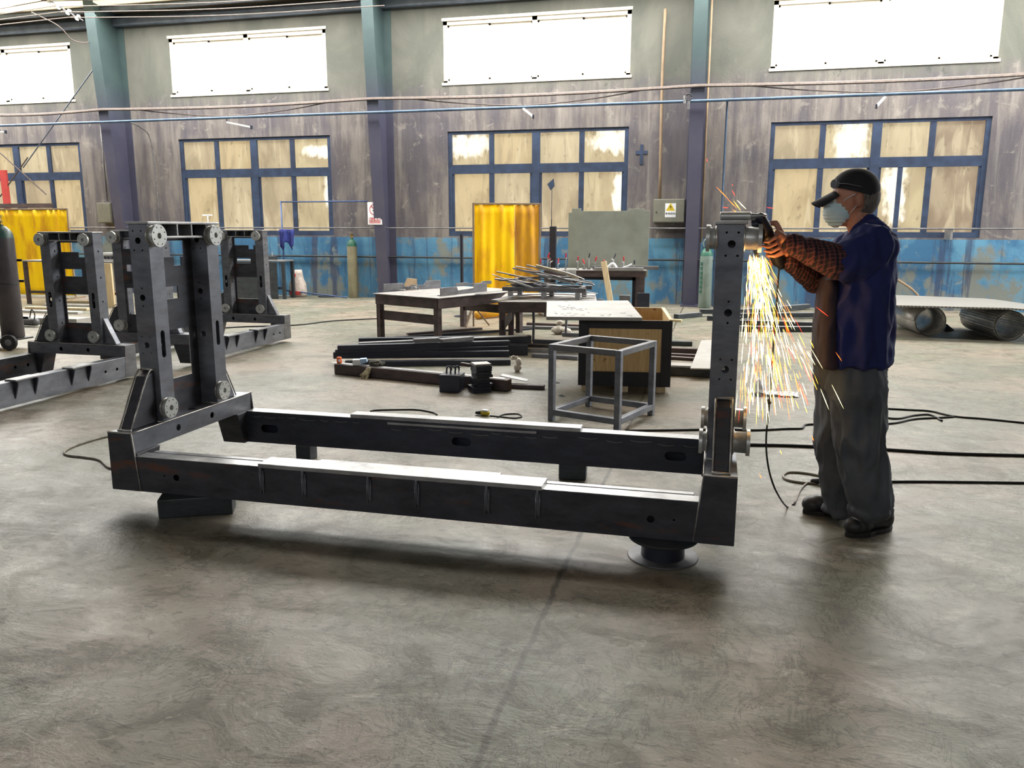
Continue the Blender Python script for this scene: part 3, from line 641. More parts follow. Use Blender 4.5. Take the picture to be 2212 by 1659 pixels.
# jacket: loose body and elbow-length sleeves, with a brown front
zz = lambda y_: P(1850, y_, YC).z; xx = lambda x_, y_: P(x_, y_, YC).x
b = MB(); R_ = []
for y_, xf, xb, ry in ((468, 1868, 1886, .05), (478, 1858, 1896, .075), (490, 1848, 1907, .12), (503, 1838, 1915, .18), (522, 1828, 1921, .22), (570, 1810, 1924, .235), (620, 1784, 1926, .235), (680, 1772, 1925, .235), (740, 1765, 1922, .24), (779, 1762, 1920, .245)):
    a_, b_ = xx(xf, y_), xx(xb, y_); R_.append(((a_+b_)/2, YC, zz(y_), (b_-a_)/2, ry))
loft(b, R_); b.cap(NS+V(.0, .0, -.01), P(1838, 566, YN-.035), .098, .088); b.cap(FS, P(1800, 575, YF-.02), .09, .078)
blob(b, 'jacket', navy, wk, .010, 2, .017, .11, (1.2, 1.2, .55))
b = MB(); R_ = []
for y_, xf, xb, ry in ((600, 1774, 1800, .13), (640, 1766, 1800, .16), (700, 1758, 1800, .17), (760, 1756, 1800, .185), (783, 1757, 1806, .19)):
    a_, b_ = xx(xf, y_), xx(xb, y_); R_.append(((a_+b_)/2, YC-.05, zz(y_), (b_-a_)/2, ry))
loft(b, R_, ex=3); blob(b, 'apron_front', maroon, wk, .011, 3, .006, .08, (1.2, 1.2, .5))
b = MB(); b.tube([P(1868, 480, YC-.05), P(1850, 490, YC-.075), P(1836, 510, YC-.06), P(1829, 522, YC)], .012, 8); rel(b.build('collar', navy, smooth='all'), wk)
for nm, a_, c_, r0, r1 in (('sleeve', P(1812, 567, YN-.05), NWR+V(.012, 0, 0), .074, .046), ('sleeve', FE+V(.07, 0, .05), FE, .07, .07), ):
    b = MB(); b.cap(a_, c_, r0, r1, 18)
    if c_ is FE: b.cap(FE, FWR+V(.012, 0, 0), .068, .046, 18)
    for k_ in range(5):
        p_ = a_.lerp(c_, .12+.2*k_); b.ball(p_, (.03, r0*.93-.006*k_ if c_ is not FE else .06, r0*.97-.007*k_ if c_ is not FE else .06), 14)
    blob(b, nm, plaid, wk, .008, 2, .006, .045)
# trousers
b = MB()
b.cap(P(1835, 770, YC), P(1838, 800, YC), .15, .15)
for (hx, hy, hr), (kx, kr), (ax, ar), yy in (((1850, 815, .125), (1856, .107), (1882, .086), -12.16), ((1816, 815, .118), (1806, .093), (1815, .066), -11.95)):
    b.cap(P(hx, hy, yy), P(kx, 955, yy), hr, kr, 20); b.cap(P(kx, 955, yy), P(ax, 1084, yy), kr, ar, 20); b.ball(P(ax-2, 1102, yy), (ar+.006, ar+.002, .035), 16)
blob(b, 'trousers', trous, wk, .009, 2, .018, .12, (1.3, 1.3, .5))
# shoes
def shoe(toe, heel, name='shoe'):
    d = (heel-toe); d.z = 0; L = d.length; d.normalize(); s_ = V(-d.y, d.x, 0); m3 = Matrix((d, s_, V(0, 0, 1))).transposed()
    def pt(u, v_, z_): return toe*1.0+d*(u*L)+s_*v_+V(0, 0, z_-toe.z)
    b = MB(); b.ball(pt(.18, 0, .050), (.054, .050, .044), 16, m3); b.ball(pt(.32, 0, .054), (.064, .049, .050), 16, m3); b.cap(pt(.38, 0, .062), pt(.80, 0, .062), .042, .040, 14); b.cap(pt(.55, 0, .09), pt(.74, 0, .125), .038, .046, 14); b.ball(pt(.84, 0, .065), (.042, .040, .06), 12, m3)
    o = blob(b, name, shoe_m, wk, .006, 3)
    k_ = MB(); n2 = 24; out = []
    for i in range(n2):
        a_ = 2*PI*i/n2; u = .5-.5*math.cos(a_)*1.0; wv = .046 if u < .45 else .036; out.append(pt(u*1.0, math.sin(a_)*wv*(1.12 if .15 < u < .9 else 1), .0))
    k_.prism(out, (0, 0, .024)); rel(k_.build('sole', sole_m, bevel=.004), wk); 
    lc = MB(); 
    for q_ in range(4):
        u_ = .40+.07*q_; lc.tube([pt(u_, -.030, .088+.009*q_), pt(u_+.01, 0, .108+.008*q_), pt(u_, .030, .088+.009*q_)], .0026, 6)
    rel(lc.build('laces', M['black'], smooth='all'), wk)
shoe(G(1826, 1160), G(1926, 1143)); shoe(G(1733, 1108), G(1846, 1112))

# ------------------------------------------------------------ angle grinder and its sparks
gr = thing('angle_grinder', 'black angle grinder held in the worker\'s hands against the flange', 'power tool', tuple(GA))
def relp(o): return rel(o, gr)
b = MB(); b.cap(GA+gd*.03, GB, .029, .031, 18); b.cap(GB, GB+gd*.035, .026, .018, 14); relp(b.build('motor_body', M['black'], smooth=True))
hl = GA-gd*.012; b = MB(); b.cap(hl+gd*.03, hl-gd*.03, .030, .024, 16); b.cyl(hl, hl+V(-.045, 0, -.01), .024, .028, 18); relp(b.build('gear_head', M['primer'], smooth=True))
dc = P(1634, 522, -12.31); dn = V(-.95, -.2, -.1).normalized()
b = MB(); b.cyl(dc, dc+dn*.004, .06, n=36); dk = relp(b.build('grinding_disc', M['blocksteel'], smooth=True))
m_ = V(0, 0, 1).rotation_difference(dn).to_matrix(); b = MB(); 
ga_ = []
for i in range(19):
    a_ = PI*i/18; ga_.append(dc-dn*.006+m_ @ V(math.cos(a_), math.sin(a_), 0)*.066)
b.tube(ga_, .009, 8, 0); b.cap(hl, dc-dn*.012, .018, .02); relp(b.build('disc_guard', M['black'], smooth=True))
b = MB(); b.cap(hl+V(0, .03, .01), hl+V(.01, .13, .03), .014, .016, 12); relp(b.build('side_handle', M['black'], smooth=True))
cdp = [GB+gd*.03, P(1682, 590, -12.17), P(1676, 680, -12.2), P(1668, 780, -12.25), P(1662, 870, -12.3), P(1655, 950, -12.32), P(1660, 1010, -12.33), P(1676, 1060, -12.33), G(1700, 1095, .01), G(1716, 1088, .006)]
o = MB().tube(cdp, .0042, 8).build('grinder_cord', M['rubber'], smooth='all'); relp(o)
b = MB(); b.tube([G(1716, 1088, .006), G(1728, 1060, .006), G(1745, 1043, .006), G(1780, 1036, .006)], .0055, 8); relp(b.build('grinder_cord_end', M['greycord'], smooth='all'))
cp = P(1666, 868, -12.3); b = MB(); b.ball(cp+V(-.01, 0, 0), (.012, .008, .014), 8); relp(b.build('cord_tie', M['rubber']))
sp = [emis('spark_white_hot', (255, 240, 170), 9), emis('spark_yellow', (255, 190, 50), 6), emis('spark_orange', (255, 120, 30), 4), emis('spark_red', (255, 60, 40), 3)]
b = MB(); random.seed(21); O_ = P(1626, 543, -12.33)
def sliver(p, d, L, r):
    q = p+d*L; m1 = p.lerp(q, .55); n3 = 5; a_ = d.orthogonal().normalized(); c_ = d.cross(a_)
    ring = [m1+(a_*math.cos(2*PI*i/n3)+c_*math.sin(2*PI*i/n3))*r for i in range(n3)]
    b._f([p]+ring+[q], [(0, 1+(i+1) % n3, 1+i) for i in range(n3)]+[(6, 1+i, 1+(i+1) % n3) for i in range(n3)])
for i in range(620):
    u_ = random.random(); ang = -.05+.80*random.betavariate(1.3, 3.0); dz = V(math.sin(ang), random.gauss(0, .09), -math.cos(ang)).normalized()
    s0 = .02+.62*random.random()**1.45; o_ = O_+V(random.uniform(-.022, .045), random.uniform(-.04, .05), random.uniform(-.01, .01))
    L = random.uniform(.03, .11)*(.8+.6*s0); r = random.uniform(.0006, .0013)*(1.25-.4*s0)
    b.mi = 0 if random.random() < .55-.35*s0 else random.choice((1, 1, 2, 2, 0, 3) if s0 > .25 else (1, 1, 2))
    p_ = o_+dz*s0+V(0, 0, -.10*s0*s0)
    if p_.z > .05: sliver(p_, (dz+V(0, 0, -.2*s0)).normalized(), L, r)
for (x0, y0, x1, y1, k_) in ((1547, 403, 1575, 432, 2), (1572, 430, 1592, 450, 2), (1581, 410, 1588, 424, 3), (1592, 432, 1612, 452, 0), (1584, 433, 1600, 455, 1), (1582, 452, 1594, 461, 2), (1655, 448, 1672, 450, 3), (1526, 342, 1528, 350, 3), (1581, 398, 1583, 402, 3), (1762, 662, 1790, 684, 3), (1625, 838, 1630, 858, 0), (1666, 812, 1675, 845, 0), (1622, 845, 1627, 876, 0), (1718, 864, 1726, 884, 1), (1738, 878, 1744, 892, 1), (1753, 940, 1758, 953, 2), (1685, 972, 1689, 982, 1), (1640, 1022, 1645, 1034, 2), (1720, 806, 1726, 820, 1), (1728, 768, 1738, 786, 0), (1700, 745, 1722, 775, 0), (1750, 735, 1758, 752, 1), (1560, 448, 1574, 449, 3)):
    b.mi = k_; p0, p1 = P(x0, y0, -12.3), P(x1, y1, -12.3); sliver(p0, (p1-p0).normalized(), (p1-p0).length, .0016)
o = b.build('sparks', sp); tag(o, 'glowing orange and white sparks showering down from the grinder', 'sparks', kind='stuff')
l = bpy.data.lights.new('spark_glow', 'POINT'); l.energy = 1.2; l.color = (1, .34, .1); l.shadow_soft_size = .09; lo = bpy.data.objects.new('spark_glow', l); COL.objects.link(lo); lo.location = P(1648, 600, -12.33)
# ------------------------------------------------------------ work tables in the middle
def table(label, A, B, D, H, thick=.012, apron=.16, legs=.075, mat='brownsteel', group=None, low=True):
    """A front-left, B front-right, D back-left corners on the floor plan"""
    A, B, D = V(A.x, A.y, 0), V(B.x, B.y, 0), V(D.x, D.y, 0); C_ = B+D-A; r = thing('work_table', label, 'work table', tuple(A), group=group)
    ex, ey = (B-A), (D-A); a, b_ = ex.length, ey.length; ex.normalize(); ey.normalize()
    r.matrix_world = Matrix(((ex.x, ey.x, 0, A.x), (ex.y, ey.y, 0, A.y), (0, 0, 1, 0), (0, 0, 0, 1)))
    MB().box(0, a, 0, b_, H-thick, H).build('table_top', M['tabletop'], r, .002)
    for x in (.03, a-.03-legs):
        for y in (.03, b_-.03-legs): MB().box(x, x+legs, y, y+legs, 0, H-thick).build('leg', M[mat], r, .004)
    for (x0, x1, y0, y1) in ((.03, a-.03, .02, .03), (.03, a-.03, b_-.03, b_-.02), (.02, .03, .03, b_-.03), (a-.03, a-.02, .03, b_-.03)):
        MB().box(x0, x1, y0, y1, H-thick-apron, H-thick).build('apron', M[mat], r)
    if low:
        MB().box(.06, .09, .03, b_-.03, H*.42, H*.42+.12).build('stretcher', M[mat], r); MB().box(a-.09, a-.06, .03, b_-.03, H*.42, H*.42+.12).build('stretcher', M[mat], r)
    return r
H1 = .6
tA, tB, tD = G(945, 644, H1), G(1130, 626, H1), G(809, 633, H1)
e_ = (tD-tA).normalized(); pr_ = V(-e_.y, e_.x, 0); pr_ = pr_ if pr_.x > 0 else -pr_; pr_ = V(pr_.x, pr_.y, 0)
tB = tA+V((tB-tA).x, (tB-tA).y, 0)
table('low brown steel work table carrying dark fixture brackets', tA, tB, tD, H1, apron=.13)
# fixture brackets standing on the table
def bracket(lab, px0, px1, hh, z=H1, th=.012, notch=True):
    a, b_ = G(*px0, z), G(*px1, z); d = (b_-a); L = d.length; d.normalize(); r = thing('fixture_bracket', lab, 'bracket', tuple(a), math.atan2(d.y, d.x), group='dark fixture brackets on the low work table')
    pf = [(0, 0, 0), (L, 0, 0), (L, 0, hh), (L*.74, 0, hh), (L*.70, 0, hh*.55), (L*.36, 0, hh*.45), (L*.33, 0, hh*.9), (0, 0, hh*.9)]
    MB().prism(pf, (0, th, 0)).build('upright_plate', M['greybar'], r, .002)
    MB().box(.02, L-.02, th, .07, 0, .01).build('foot_plate', M['greybar'], r)
    for x in (.1, L*.85): MB().prism([(x, th, 0), (x, .06, .01), (x, th, hh*.6)], (.01, 0, 0)).build('stiffener', M['primer'], r)
bracket('long dark bracket plate at the back left of the low work table', (829, 630), (952, 622), .115)
bracket('dark bracket plate along the front edge of the low work table', (952, 640), (1052, 629), .115)
bracket('dark bracket plate lying farther back beside the grey post', (985, 618), (1062, 613), .05)
o = MB().obox(G(858, 628, H1)+V(0, 0, .011), (.22, .08, .02), (0, 0, .1)).build('flat_bar', M['bright'], bevel=.002); tag(o, 'short bright flat bar on the left of the low work table', 'steel bar')
r = thing('clamp', 'small jumbled steel clamp on the low work table', 'clamp', tuple(G(892, 627, H1)))
b = MB(); b.tube([(-.06, 0, .02), (-.02, 0, .07), (.05, 0, .06), (.09, 0, .01)], .007, 8, 4); b.build('frame', M['greybar'], r, smooth=True); b = MB(); b.cyl((-.03, 0, .012), (-.03, 0, .06), .012); b.ball((.03, .02, .03), .022, 10); b.build('screw', M['bright'], r, smooth=True)
# second table with the heap of scrap
H2 = .6
sA, sB, sD = G(1072, 651, H2), G(1290, 653, H2), G(1092, 627, H2); sd = V(sD.x-sA.x, sD.y-sA.y, 0); sx = (sB-sA).normalized(); pr2 = V(-sx.y, sx.x, 0); sD = sA+pr2*1.35
table('brown steel work table heaped with offcuts', sA, sB, sD, H2, apron=.12)
# heap: frames, strips
hc_ = (sA+sB)/2+pr2*.5
def strip(name, lab, p0, p1, w_, h_, mat, cat='steel strip', grp='offcuts heaped on the second work table', bend=0):
    p0, p1 = V(*p0), V(*p1); mid = (p0+p1)/2; r = MB(); d = (p1-p0).normalized(); sd_ = d.cross(V(0, 0, 1)).normalized(); n_ = 8
    pts = [p0.lerp(p1, i/n_)+V(0, 0, 1)*bend*math.sin(PI*i/n_) for i in range(n_+1)]
    vs = []
    for q in pts: vs += [q+sd_*w_/2, q-sd_*w_/2, q-sd_*w_/2+V(0, 0, h_), q+sd_*w_/2+V(0, 0, h_)]
    fs = [(4*j+i, 4*j+(i+1) % 4, 4*j+4+(i+1) % 4, 4*j+4+i) for j in range(n_) for i in range(4)]+[(3, 2, 1, 0), (4*n_, 4*n_+1, 4*n_+2, 4*n_+3)]
    o = r._f(vs, fs).build(name, mat, bevel=.0015); return tag(o, lab, cat, grp)
def hp(px, py, Y): return PY(px, py, Y)
yh = sA.y+.45
r = thing('welded_rack', 'small welded rack of square tubes under the offcuts on the second work table', 'steel rack', (hp(1150, 642, yh).x, yh, H2), group=None)
x0, x1 = hp(1085, 640, yh).x-r.location.x, hp(1265, 640, yh).x-r.location.x
for y in (0, .5): MB().box(x0, x1, y, y+.05, .09, .14).build('rail', M['greybar'], r, .004)
for x in (x0+.1, (x0+x1)/2, x1-.1):
    MB().box(x-.025, x+.025, .05, .5, .085, .135).build('crossbar', M['greybar'], r, .004); 
    for y in (0.0, .5): MB().box(x-.03, x+.03, y, y+.05, 0, .09).build('leg', M['bright'], r, .003)
random.seed(5)
SL = [(1063, 590, 1140, 618, 'bright'), (1073, 585, 1180, 612, 'greybar'), (1070, 601, 1150, 620, 'bright'), (1108, 578, 1240, 612, 'bright'), (1114, 573, 1175, 588, 'bright'), (1128, 582, 1235, 606, 'greybar'), (1138, 571, 1225, 592, 'bright'), (1158, 572, 1250, 600, 'wood'), (1176, 576, 1262, 601, 'bright'), (1100, 592, 1190, 604, 'greybar'), (1120, 600, 1235, 597, 'greybar'), (1150, 590, 1242, 612, 'bright'), (1095, 608, 1230, 610, 'greybar'), (1190, 596, 1285, 614, 'bright'), (1205, 608, 1282, 612, 'greybar'), (1085, 622, 1215, 618, 'greybar')]
for k_ in range(18):
    ax = random.uniform(1075, 1190); ay = random.uniform(588, 622); L_ = random.uniform(50, 105); SL.append((ax, ay, min(ax+L_, 1280), ay+random.uniform(-4, 22)*(1 if ay < 605 else .3), random.choice(('bright', 'greybar', 'greybar', 'bright', 'post'))))
for i, (ax, ay, bx, by, mm_) in enumerate(SL):
    yy = yh+.02+.014*i
    strip('offcut_strip', ('pale wooden batten' if mm_ == 'wood' else 'thin metal offcut strip')+' in the heap on the second table, %s from the front' % ORD[i], hp(ax, ay+3, yy), hp(bx, by+3, yy), .035+.02*(i % 3), .008+.004*(i % 4), M[mm_], bend=.01*((i*7) % 3), cat='strip')
for i, (ax, ay, bx, by) in enumerate(((1028, 634, 1170, 626), (1066, 648, 1190, 636), (1100, 641, 1285, 640), (1190, 632, 1290, 634))):
    p0, p1 = G(ax, ay+2, H2+.004), G(bx, by+2, H2+.004+.004*i); p0.z = H2+.006*(i+1); p1.z = H2+.006*(i+1)
    strip('bent_sheet_strip', 'dusty bent sheet strip lying flat along the second table, %s from the front' % ORD[i], p0, p1, .09, .004, M['greybar'], bend=.03, cat='strip')
# upright white sheet on the heap
p = hp(1235, 592, yh+.5); b = MB(); vs = []
for i in range(9):
    a_ = i/8; z_ = a_*.19; y_ = -.06*math.sin(a_*2.2)
    vs += [(-.065, y_, z_), (.065, y_, z_)]
b._f(vs, [(2*i, 2*i+1, 2*i+3, 2*i+2) for i in range(8)]); o = b.build('curved_sheet', M['white'], smooth='all'); o.location = (p.x, p.y, H2+.165); m = o.modifiers.new('s', 'SOLIDIFY'); m.thickness = .002; tag(o, 'curved white metal sheet standing upright on the heap of offcuts', 'metal sheet')
# third table, with clamps
H3 = .78
a3, b3 = G(1172, 583, H3), G(1398, 584, H3); s3 = (b3-a3).normalized(); n3 = V(-s3.y, s3.x, 0)
YBD = a3.y+.98
table('far dark work table crowded with red-handled clamps', a3, b3, a3+n3*.72, H3, apron=.1, legs=.09, low=False)
tag(MB().obox(V(G(1405, 578, H3+.03).x-.4, a3.y+.5, H3+.03), (1.1, .06, .06), (0, 0, math.atan2(s3.y, s3.x))).build('square_tube', M['greybar'], bevel=.005), 'bright square tube jutting over the right end of the far clamp table', 'steel tube')
tag(MB().obox(V(G(1340, 583, H3).x, a3.y+.16, H3+.026), (.8, .05, .05), (0, 0, math.atan2(s3.y, s3.x)+.05)).build('square_tube', M['bright'], bevel=.005), 'long square tube along the front of the far clamp table', 'steel tube')
cxs = [1168, 1183, 1188, 1205, 1222, 1248, 1262, 1272, 1286, 1308, 1326, 1347, 1370]
for i, cx_ in enumerate(cxs):
    p = PY(cx_, 575, a3.y+.25+.05*(i % 4)); p.z = H3
    r = thing('toggle_clamp', 'red-handled clamp on the far table, %s from the left' % ORD[i], 'clamp', tuple(p), .4*i, 'red-handled clamps on the far table')
    h_ = .10+.05*((i*5) % 3)
    MB().box(-.03, .03, -.015, .015, 0, .02).build('base', M['greybar'], r); b = MB(); b.cyl((0, 0, .01), (0, 0, h_), .008, n=8); b.bar((0, 0, h_*.7), (.05, 0, h_*.9), .01, .015); b.build('arm', M['bright'], r)
    tl = .5*math.sin(i*2.3); b = MB(); b.cap((0, 0, h_), (tl*.07, 0, h_+.06), .011, .012, 8); b.build('handle', M['red'] if i not in (7, 10, 12) else M['primer'], r, smooth=True)
p = PY(1328, 575, a3.y+.3); b = MB(); b.tube([(p.x-.12, p.y, H3+.03), (p.x-.03, p.y, H3+.10), (p.x+.05, p.y, H3+.02), (p.x+.2, p.y, H3+.06), (p.x+.28, p.y, H3+.10)], lambda t_: .028 if t_ < .5 else .014, 8, 4); tag(b.build('crumpled_paper', M['card'], smooth=True), 'crumpled white paper on the far clamp table', 'paper')
# things between the tables
gb = [PY(1228, 470, YBD), PY(1398, 455, YBD)]
x0, x1 = gb[0].x, PY(1402, 500, YBD).x
b = MB(); zt = PY(1300, 450, YBD).z; z0 = H3-.15
b.prism([(x0, 0, z0), (x1, 0, z0), (x1, 0, zt-.04), (x1-.09, 0, zt-.04), (x1-.09, 0, zt-.01), (x1-.36, 0, zt-.01), (x1-.36, 0, zt-.045), (x0+.22, 0, zt-.045), (x0+.22, 0, zt), (x0+.06, 0, zt), (x0+.06, 0, zt-.07), (x0, 0, zt-.07)], (0, .02, 0))
o = b.build('grey_board', M['greyboard'], bevel=.002); o.location.y = YBD; tag(o, 'large grey green board standing upright behind the far clamp table', 'board')
for i, xx_ in enumerate((x0+.3, x1-.3)): pass
b = MB(); b.box(x0+.2, x0+.26, .02, .08, 0, z0+.3); b.box(x1-.26, x1-.2, .02, .08, 0, z0+.3); b.box(x0+.2, x1-.2, .02, .08, z0-.06, z0); q = b.build('support_legs', M['primer'], o)
p0, p1 = G(1318, 672, .0), PY(1304, 563, -3.4); p0 = V(p1.x+.25, -4.1, 0)
p1 = PY(1304, 565, a3.y-.03); p0 = PY(1322, 670, a3.y-.25); p0 = p1+(p0-p1)*((p1.z-.01)/(p1.z-p0.z)); o = MB().bar(p0, p1, .09, .035, (0, 1, 0)).build('timber_plank', M['wood'], bevel=.003); tag(o, 'pale timber plank leaning against the far clamp table', 'plank')
bx_ = PY(1195, 489, YBD); o = MB().box(bx_.x-.055, bx_.x+.055, YBD-.05, YBD+.05, 0, bx_.z).build('steel_post', M['primer'], bevel=.005); MB().cyl((bx_.x-.03, YBD, bx_.z), (bx_.x-.03, YBD, bx_.z+.12), .008).build('pin', M['primer'], o); tag(o, 'dark square post standing between yellow screen and grey board', 'post')
bx_ = PY(997, 506, -3.2); r = thing('thin_pole', 'thin grey pole standing left of the central yellow screen', 'pole', (bx_.x, -3.2, 0)); MB().cyl((0, 0, 0.01), (0, 0, bx_.z), .028).build('shaft', M['primer'], r, smooth=True); MB().cyl((0, 0, 0), (0, 0, .012), .14).build('foot', M['primer'], r)
# upright channels by the far table
for i, (xa, xb, ya, hh, mm_) in enumerate(((1337, 1360, 668, .42, 'greybar'), (1375, 1402, 668, .46, 'primer'), (1290, 1302, 664, .35, 'greybar'))):
    p, q = PY(xa, ya, -3.3), PY(xb, ya, -3.3); o = MB().box(p.x, q.x, -3.3, -3.24, 0, hh).build('channel_piece', M[mm_], bevel=.004); tag(o, '%s upright channel offcut standing in front of the far clamp table' % ('grey', 'dark', 'narrow')[i], 'steel channel', 'channel offcuts by the far table')

# ------------------------------------------------------------ yellow welding screens
def screen(lab, corners, legs=True, mats=('yellow', 'yellow2'), split=.62, z0=.06, grp='yellow welding screens'):
    (xa, ya), (xb, yb), zt = corners; r = thing('welding_screen', lab, 'welding screen', (xa, ya, 0), math.atan2(yb-ya, xb-xa), grp); L = math.hypot(xb-xa, yb-ya)
    for n_, (a, b_, m_) in enumerate(((0.02, L*split, mats[0]), (L*split+.006, L-.02, mats[1]))):
        if b_-a < .05: continue
        q = MB(); vs = []; N = 30
        for i in range(N+1):
            for j in range(13):
                u = a+(b_-a)*i/N; v_ = z0+(zt-z0-.03)*j/12; vs.append((u, .018*math.sin(u*16+j*.25)*(1-.4*j/12)+.012*math.sin(u*37), v_))
        q._f(vs, [(i*13+j, (i+1)*13+j, (i+1)*13+j+1, i*13+j+1) for i in range(N) for j in range(12)])
        o = q.build('curtain', M[m_], r, smooth='all'); s_ = o.modifiers.new('s', 'SOLIDIFY'); s_.thickness = .003
    for x in (0, L): MB().box(x-.015, x+.015, -.015, .015, 0, zt).build('post', M['cardboard'], r, .003)
    MB().box(0, L, -.015, .015, zt-.03, zt).build('top_rail', M['cardboard'], r, .003)
    for x in (0, L): MB().box(x-.02, x+.02, -.25, .25, 0, .03).build('foot', M['cardboard'], r, .003)
    return r
p, q = PY(1022, 434, -2.9), PY(1167, 443, -2.5)
screen('yellow and tan welding screen standing behind the second work table', ((p.x, -2.9), (q.x, -2.5), (p.z+q.z)/2))
p, q = PY(0, 447, -1.9), PY(145, 450, -1.9)
screen('bright yellow welding screen at the left edge behind the gas cylinder cart', ((p.x-.8, -1.9), (q.x, -1.9), q.z), mats=('yellow', 'yellow'), split=.78)
# bench behind the left short frame
def simple_bench(lab, x0, x1, y0, y1, h, mat, grp=None, top='bright'):
    r = thing('work_bench', lab, 'bench', (x0, y0, 0), group=grp); MB().box(0, x1-x0, 0, y1-y0, h-.03, h).build('bench_top', M[top], r, .003)
    for x in (0, x1-x0-.06):
        for y in (0, y1-y0-.06): MB().box(x, x+.06, y, y+.06, 0, h-.03).build('leg', M[mat], r)
    MB().box(.06, x1-x0-.06, .02, .04, h*.25, h*.25+.05).build('stretcher', M[mat], r); return r
p, q = PY(48, 562, -3.2), PY(250, 562, -3.2)
simple_bench('narrow steel bench in front of the left yellow screen', p.x, q.x, -3.2, -2.5, p.z, 'brownsteel')
w_ = thing('welding_machine', 'white welding machine standing on the bench behind the left frames', 'welding machine', (PY(238, 570, -3.0).x, -3.0, p.z)); MB().box(-.17, .17, 0, .3, 0, .15).build('case', M['white'], w_, .008); MB().box(-.13, .13, -.004, 0, .03, .1).build('front_panel', M['greybar'], w_); 
for x in (-.09, -.02, .07): MB().cyl((x, -.02, .06), (x, 0, .06), .018, n=14).build('dial', M['black'], w_, smooth=True)
b = MB(); b.box(-.19, .19, -.06, .34, -.02, 0); 
p2 = PY(236, 640, -3.4); o = MB().box(p2.x-.09, p2.x+.09, -3.4, -3.36, .0, p.z-.03).build('pale_board', M['wood']); tag(o, 'pale board standing under the bench by the white welding machine', 'board')
for i in range(4):
    xx_ = PY(75+42*i, 655, -4.4-.2*i); c_ = G(95+30*i, 672-7*i, .03); o = MB().obox((c_.x, c_.y, .022), (1.5-.2*i, .12, .04), (0, 0, .03*i)).build('timber_batten', M['wood'] if i % 2 else M['white'], bevel=.004); tag(o, 'pale batten on the floor behind the left frames, %s from the camera' % ORD[i], 'timber', 'pale battens on the floor at the left')
o = MB().obox(tuple(G(80, 690, .05)), (1.7, .3, .09), (0, 0, .02)).build('wrapped_panel', M['lidwhite'], bevel=.01); tag(o, 'white wrapped panel lying on the floor behind the gas cylinder cart', 'panel')

# ------------------------------------------------------------ gas cylinders
def cylinder(mb_body, H, R, prof_top=.16): return [(R*.9, 0), (R, .015), (R, H-prof_top), (R*.95, H-prof_top*.72), (R*.78, H-prof_top*.42), (R*.45, H-prof_top*.15), (.032, H-.02), (.03, H)]
def gas(lab, pos, H, R, mb_, mt_, guard=False, text=None):
    r = thing('gas_cylinder', lab, 'gas cylinder', pos); pf = cylinder(None, H, R)
    MB().lathe([(a, z) for a, z in pf if z <= H-.15], 32).build('body', mb_, r, smooth=True)
    MB().lathe([(R*1.001, H-.175)]+[(a*1.001, z) for a, z in pf if z > H-.16], 32).build('shoulder', mt_, r, smooth=True)
    b = MB(); b.cyl((0, 0, H-.01), (0, 0, H+.09), .018); b.cyl((0, 0, H+.03), (.05, -.02, H+.03), .011); b.cyl((0, 0, H+.09), (0, 0, H+.11), .03); b.build('valve', M['brass'] if not guard else M['greybar'], r, smooth=True)
    if guard:
        b = MB(); b.tube([(-.05, 0, H), (-.065, 0, H+.08), (-.03, 0, H+.14), (.03, 0, H+.14), (.065, 0, H+.08), (.05, 0, H)], .011, 8); b.build('valve_guard', M['cylgrey'], r, smooth='all')
    return r
gas('beige gas cylinder with green shoulder standing against the blue wall', tuple(G(764, 643)), 1.24, .105, M['cylbeige'], M['cylgreen'])
p = V(.02, -.62, 0); p.x = PY(1526, 560, -.62).x
gcy = gas('grey green gas cylinder with valve guard behind the right upright', tuple(p), 1.12, .115, M['cylgrey'], M['cylgreen'], True)
b = MB()
for k_ in range(7): b.box(-.1+.0, -.062, -.105+.0, -.096, .28+.085*k_, .34+.085*k_)
b.build('stencilled_mark', M['cylgreen'], gcy)
for lab, R_, mt in (('vertical blue gas hose', .02, 'pipe'),): 
    q = PY(1546, 545, -.3); o = MB().cyl((q.x, -.3, .0), (q.x, -.3, 1.08), .03).build('standing_tube', M[mt], smooth=True); tag(o, 'blue tube standing against the wall behind the right upright', 'tube')
# cylinder cart
cb = G(32, 752); cb.z = 0
r = thing('cylinder_cart', 'two-wheeled cart holding the dark gas cylinder at the left edge', 'cart', tuple(cb))
ay = -.12
wl = []
for dx_ in (.09, -.30):
    c_ = V(dx_, -.16, .095); t_ = MB(); n_ = 30; t_.lathe([(.062, -.022), (.088, -.024), (.095, -.012), (.095, .012), (.088, .024), (.062, .022)], 30, c_, Matrix.Rotation(PI/2, 3, 'X') @ Matrix.Rotation(.35, 3, 'Y')); wt = t_.build('wheel', M['rubber'], r, smooth=True)
    t_ = MB(); t_.lathe([(.02, -.028), (.05, -.02), (.06, -.016), (.06, .016), (.02, .028)], 24, c_, Matrix.Rotation(PI/2, 3, 'X') @ Matrix.Rotation(.35, 3, 'Y')); t_.build('hub', M['greybar'], wt, smooth=True)
b = MB(); b.box(-.34, .13, -.13, .17, .11, .13); b.build('base_tray', M['black'], r, .005); b = MB(); b.cyl((-.34, -.16, .095), (.12, -.16, .095), .012); b.build('axle', M['primer'], r)
b = MB(); 
for x in (-.29, -.19): b.tube([(x, .12, .13), (x, .14, .9), (x, .10, 1.25)], .014, 8)
b.build('handle_rail', M['black'], r, smooth='all')
for z_ in (.35, .8, 1.05): MB().box(-.29, .14, .1, .115, z_, z_+.03).build('crossbar', M['black'], r)
gd_ = gas('dark green shouldered grey gas cylinder standing on the cart at the left edge', (cb.x, cb.y, .13), 1.36, .125, M['cyldark'], M['cyldkgreen'])
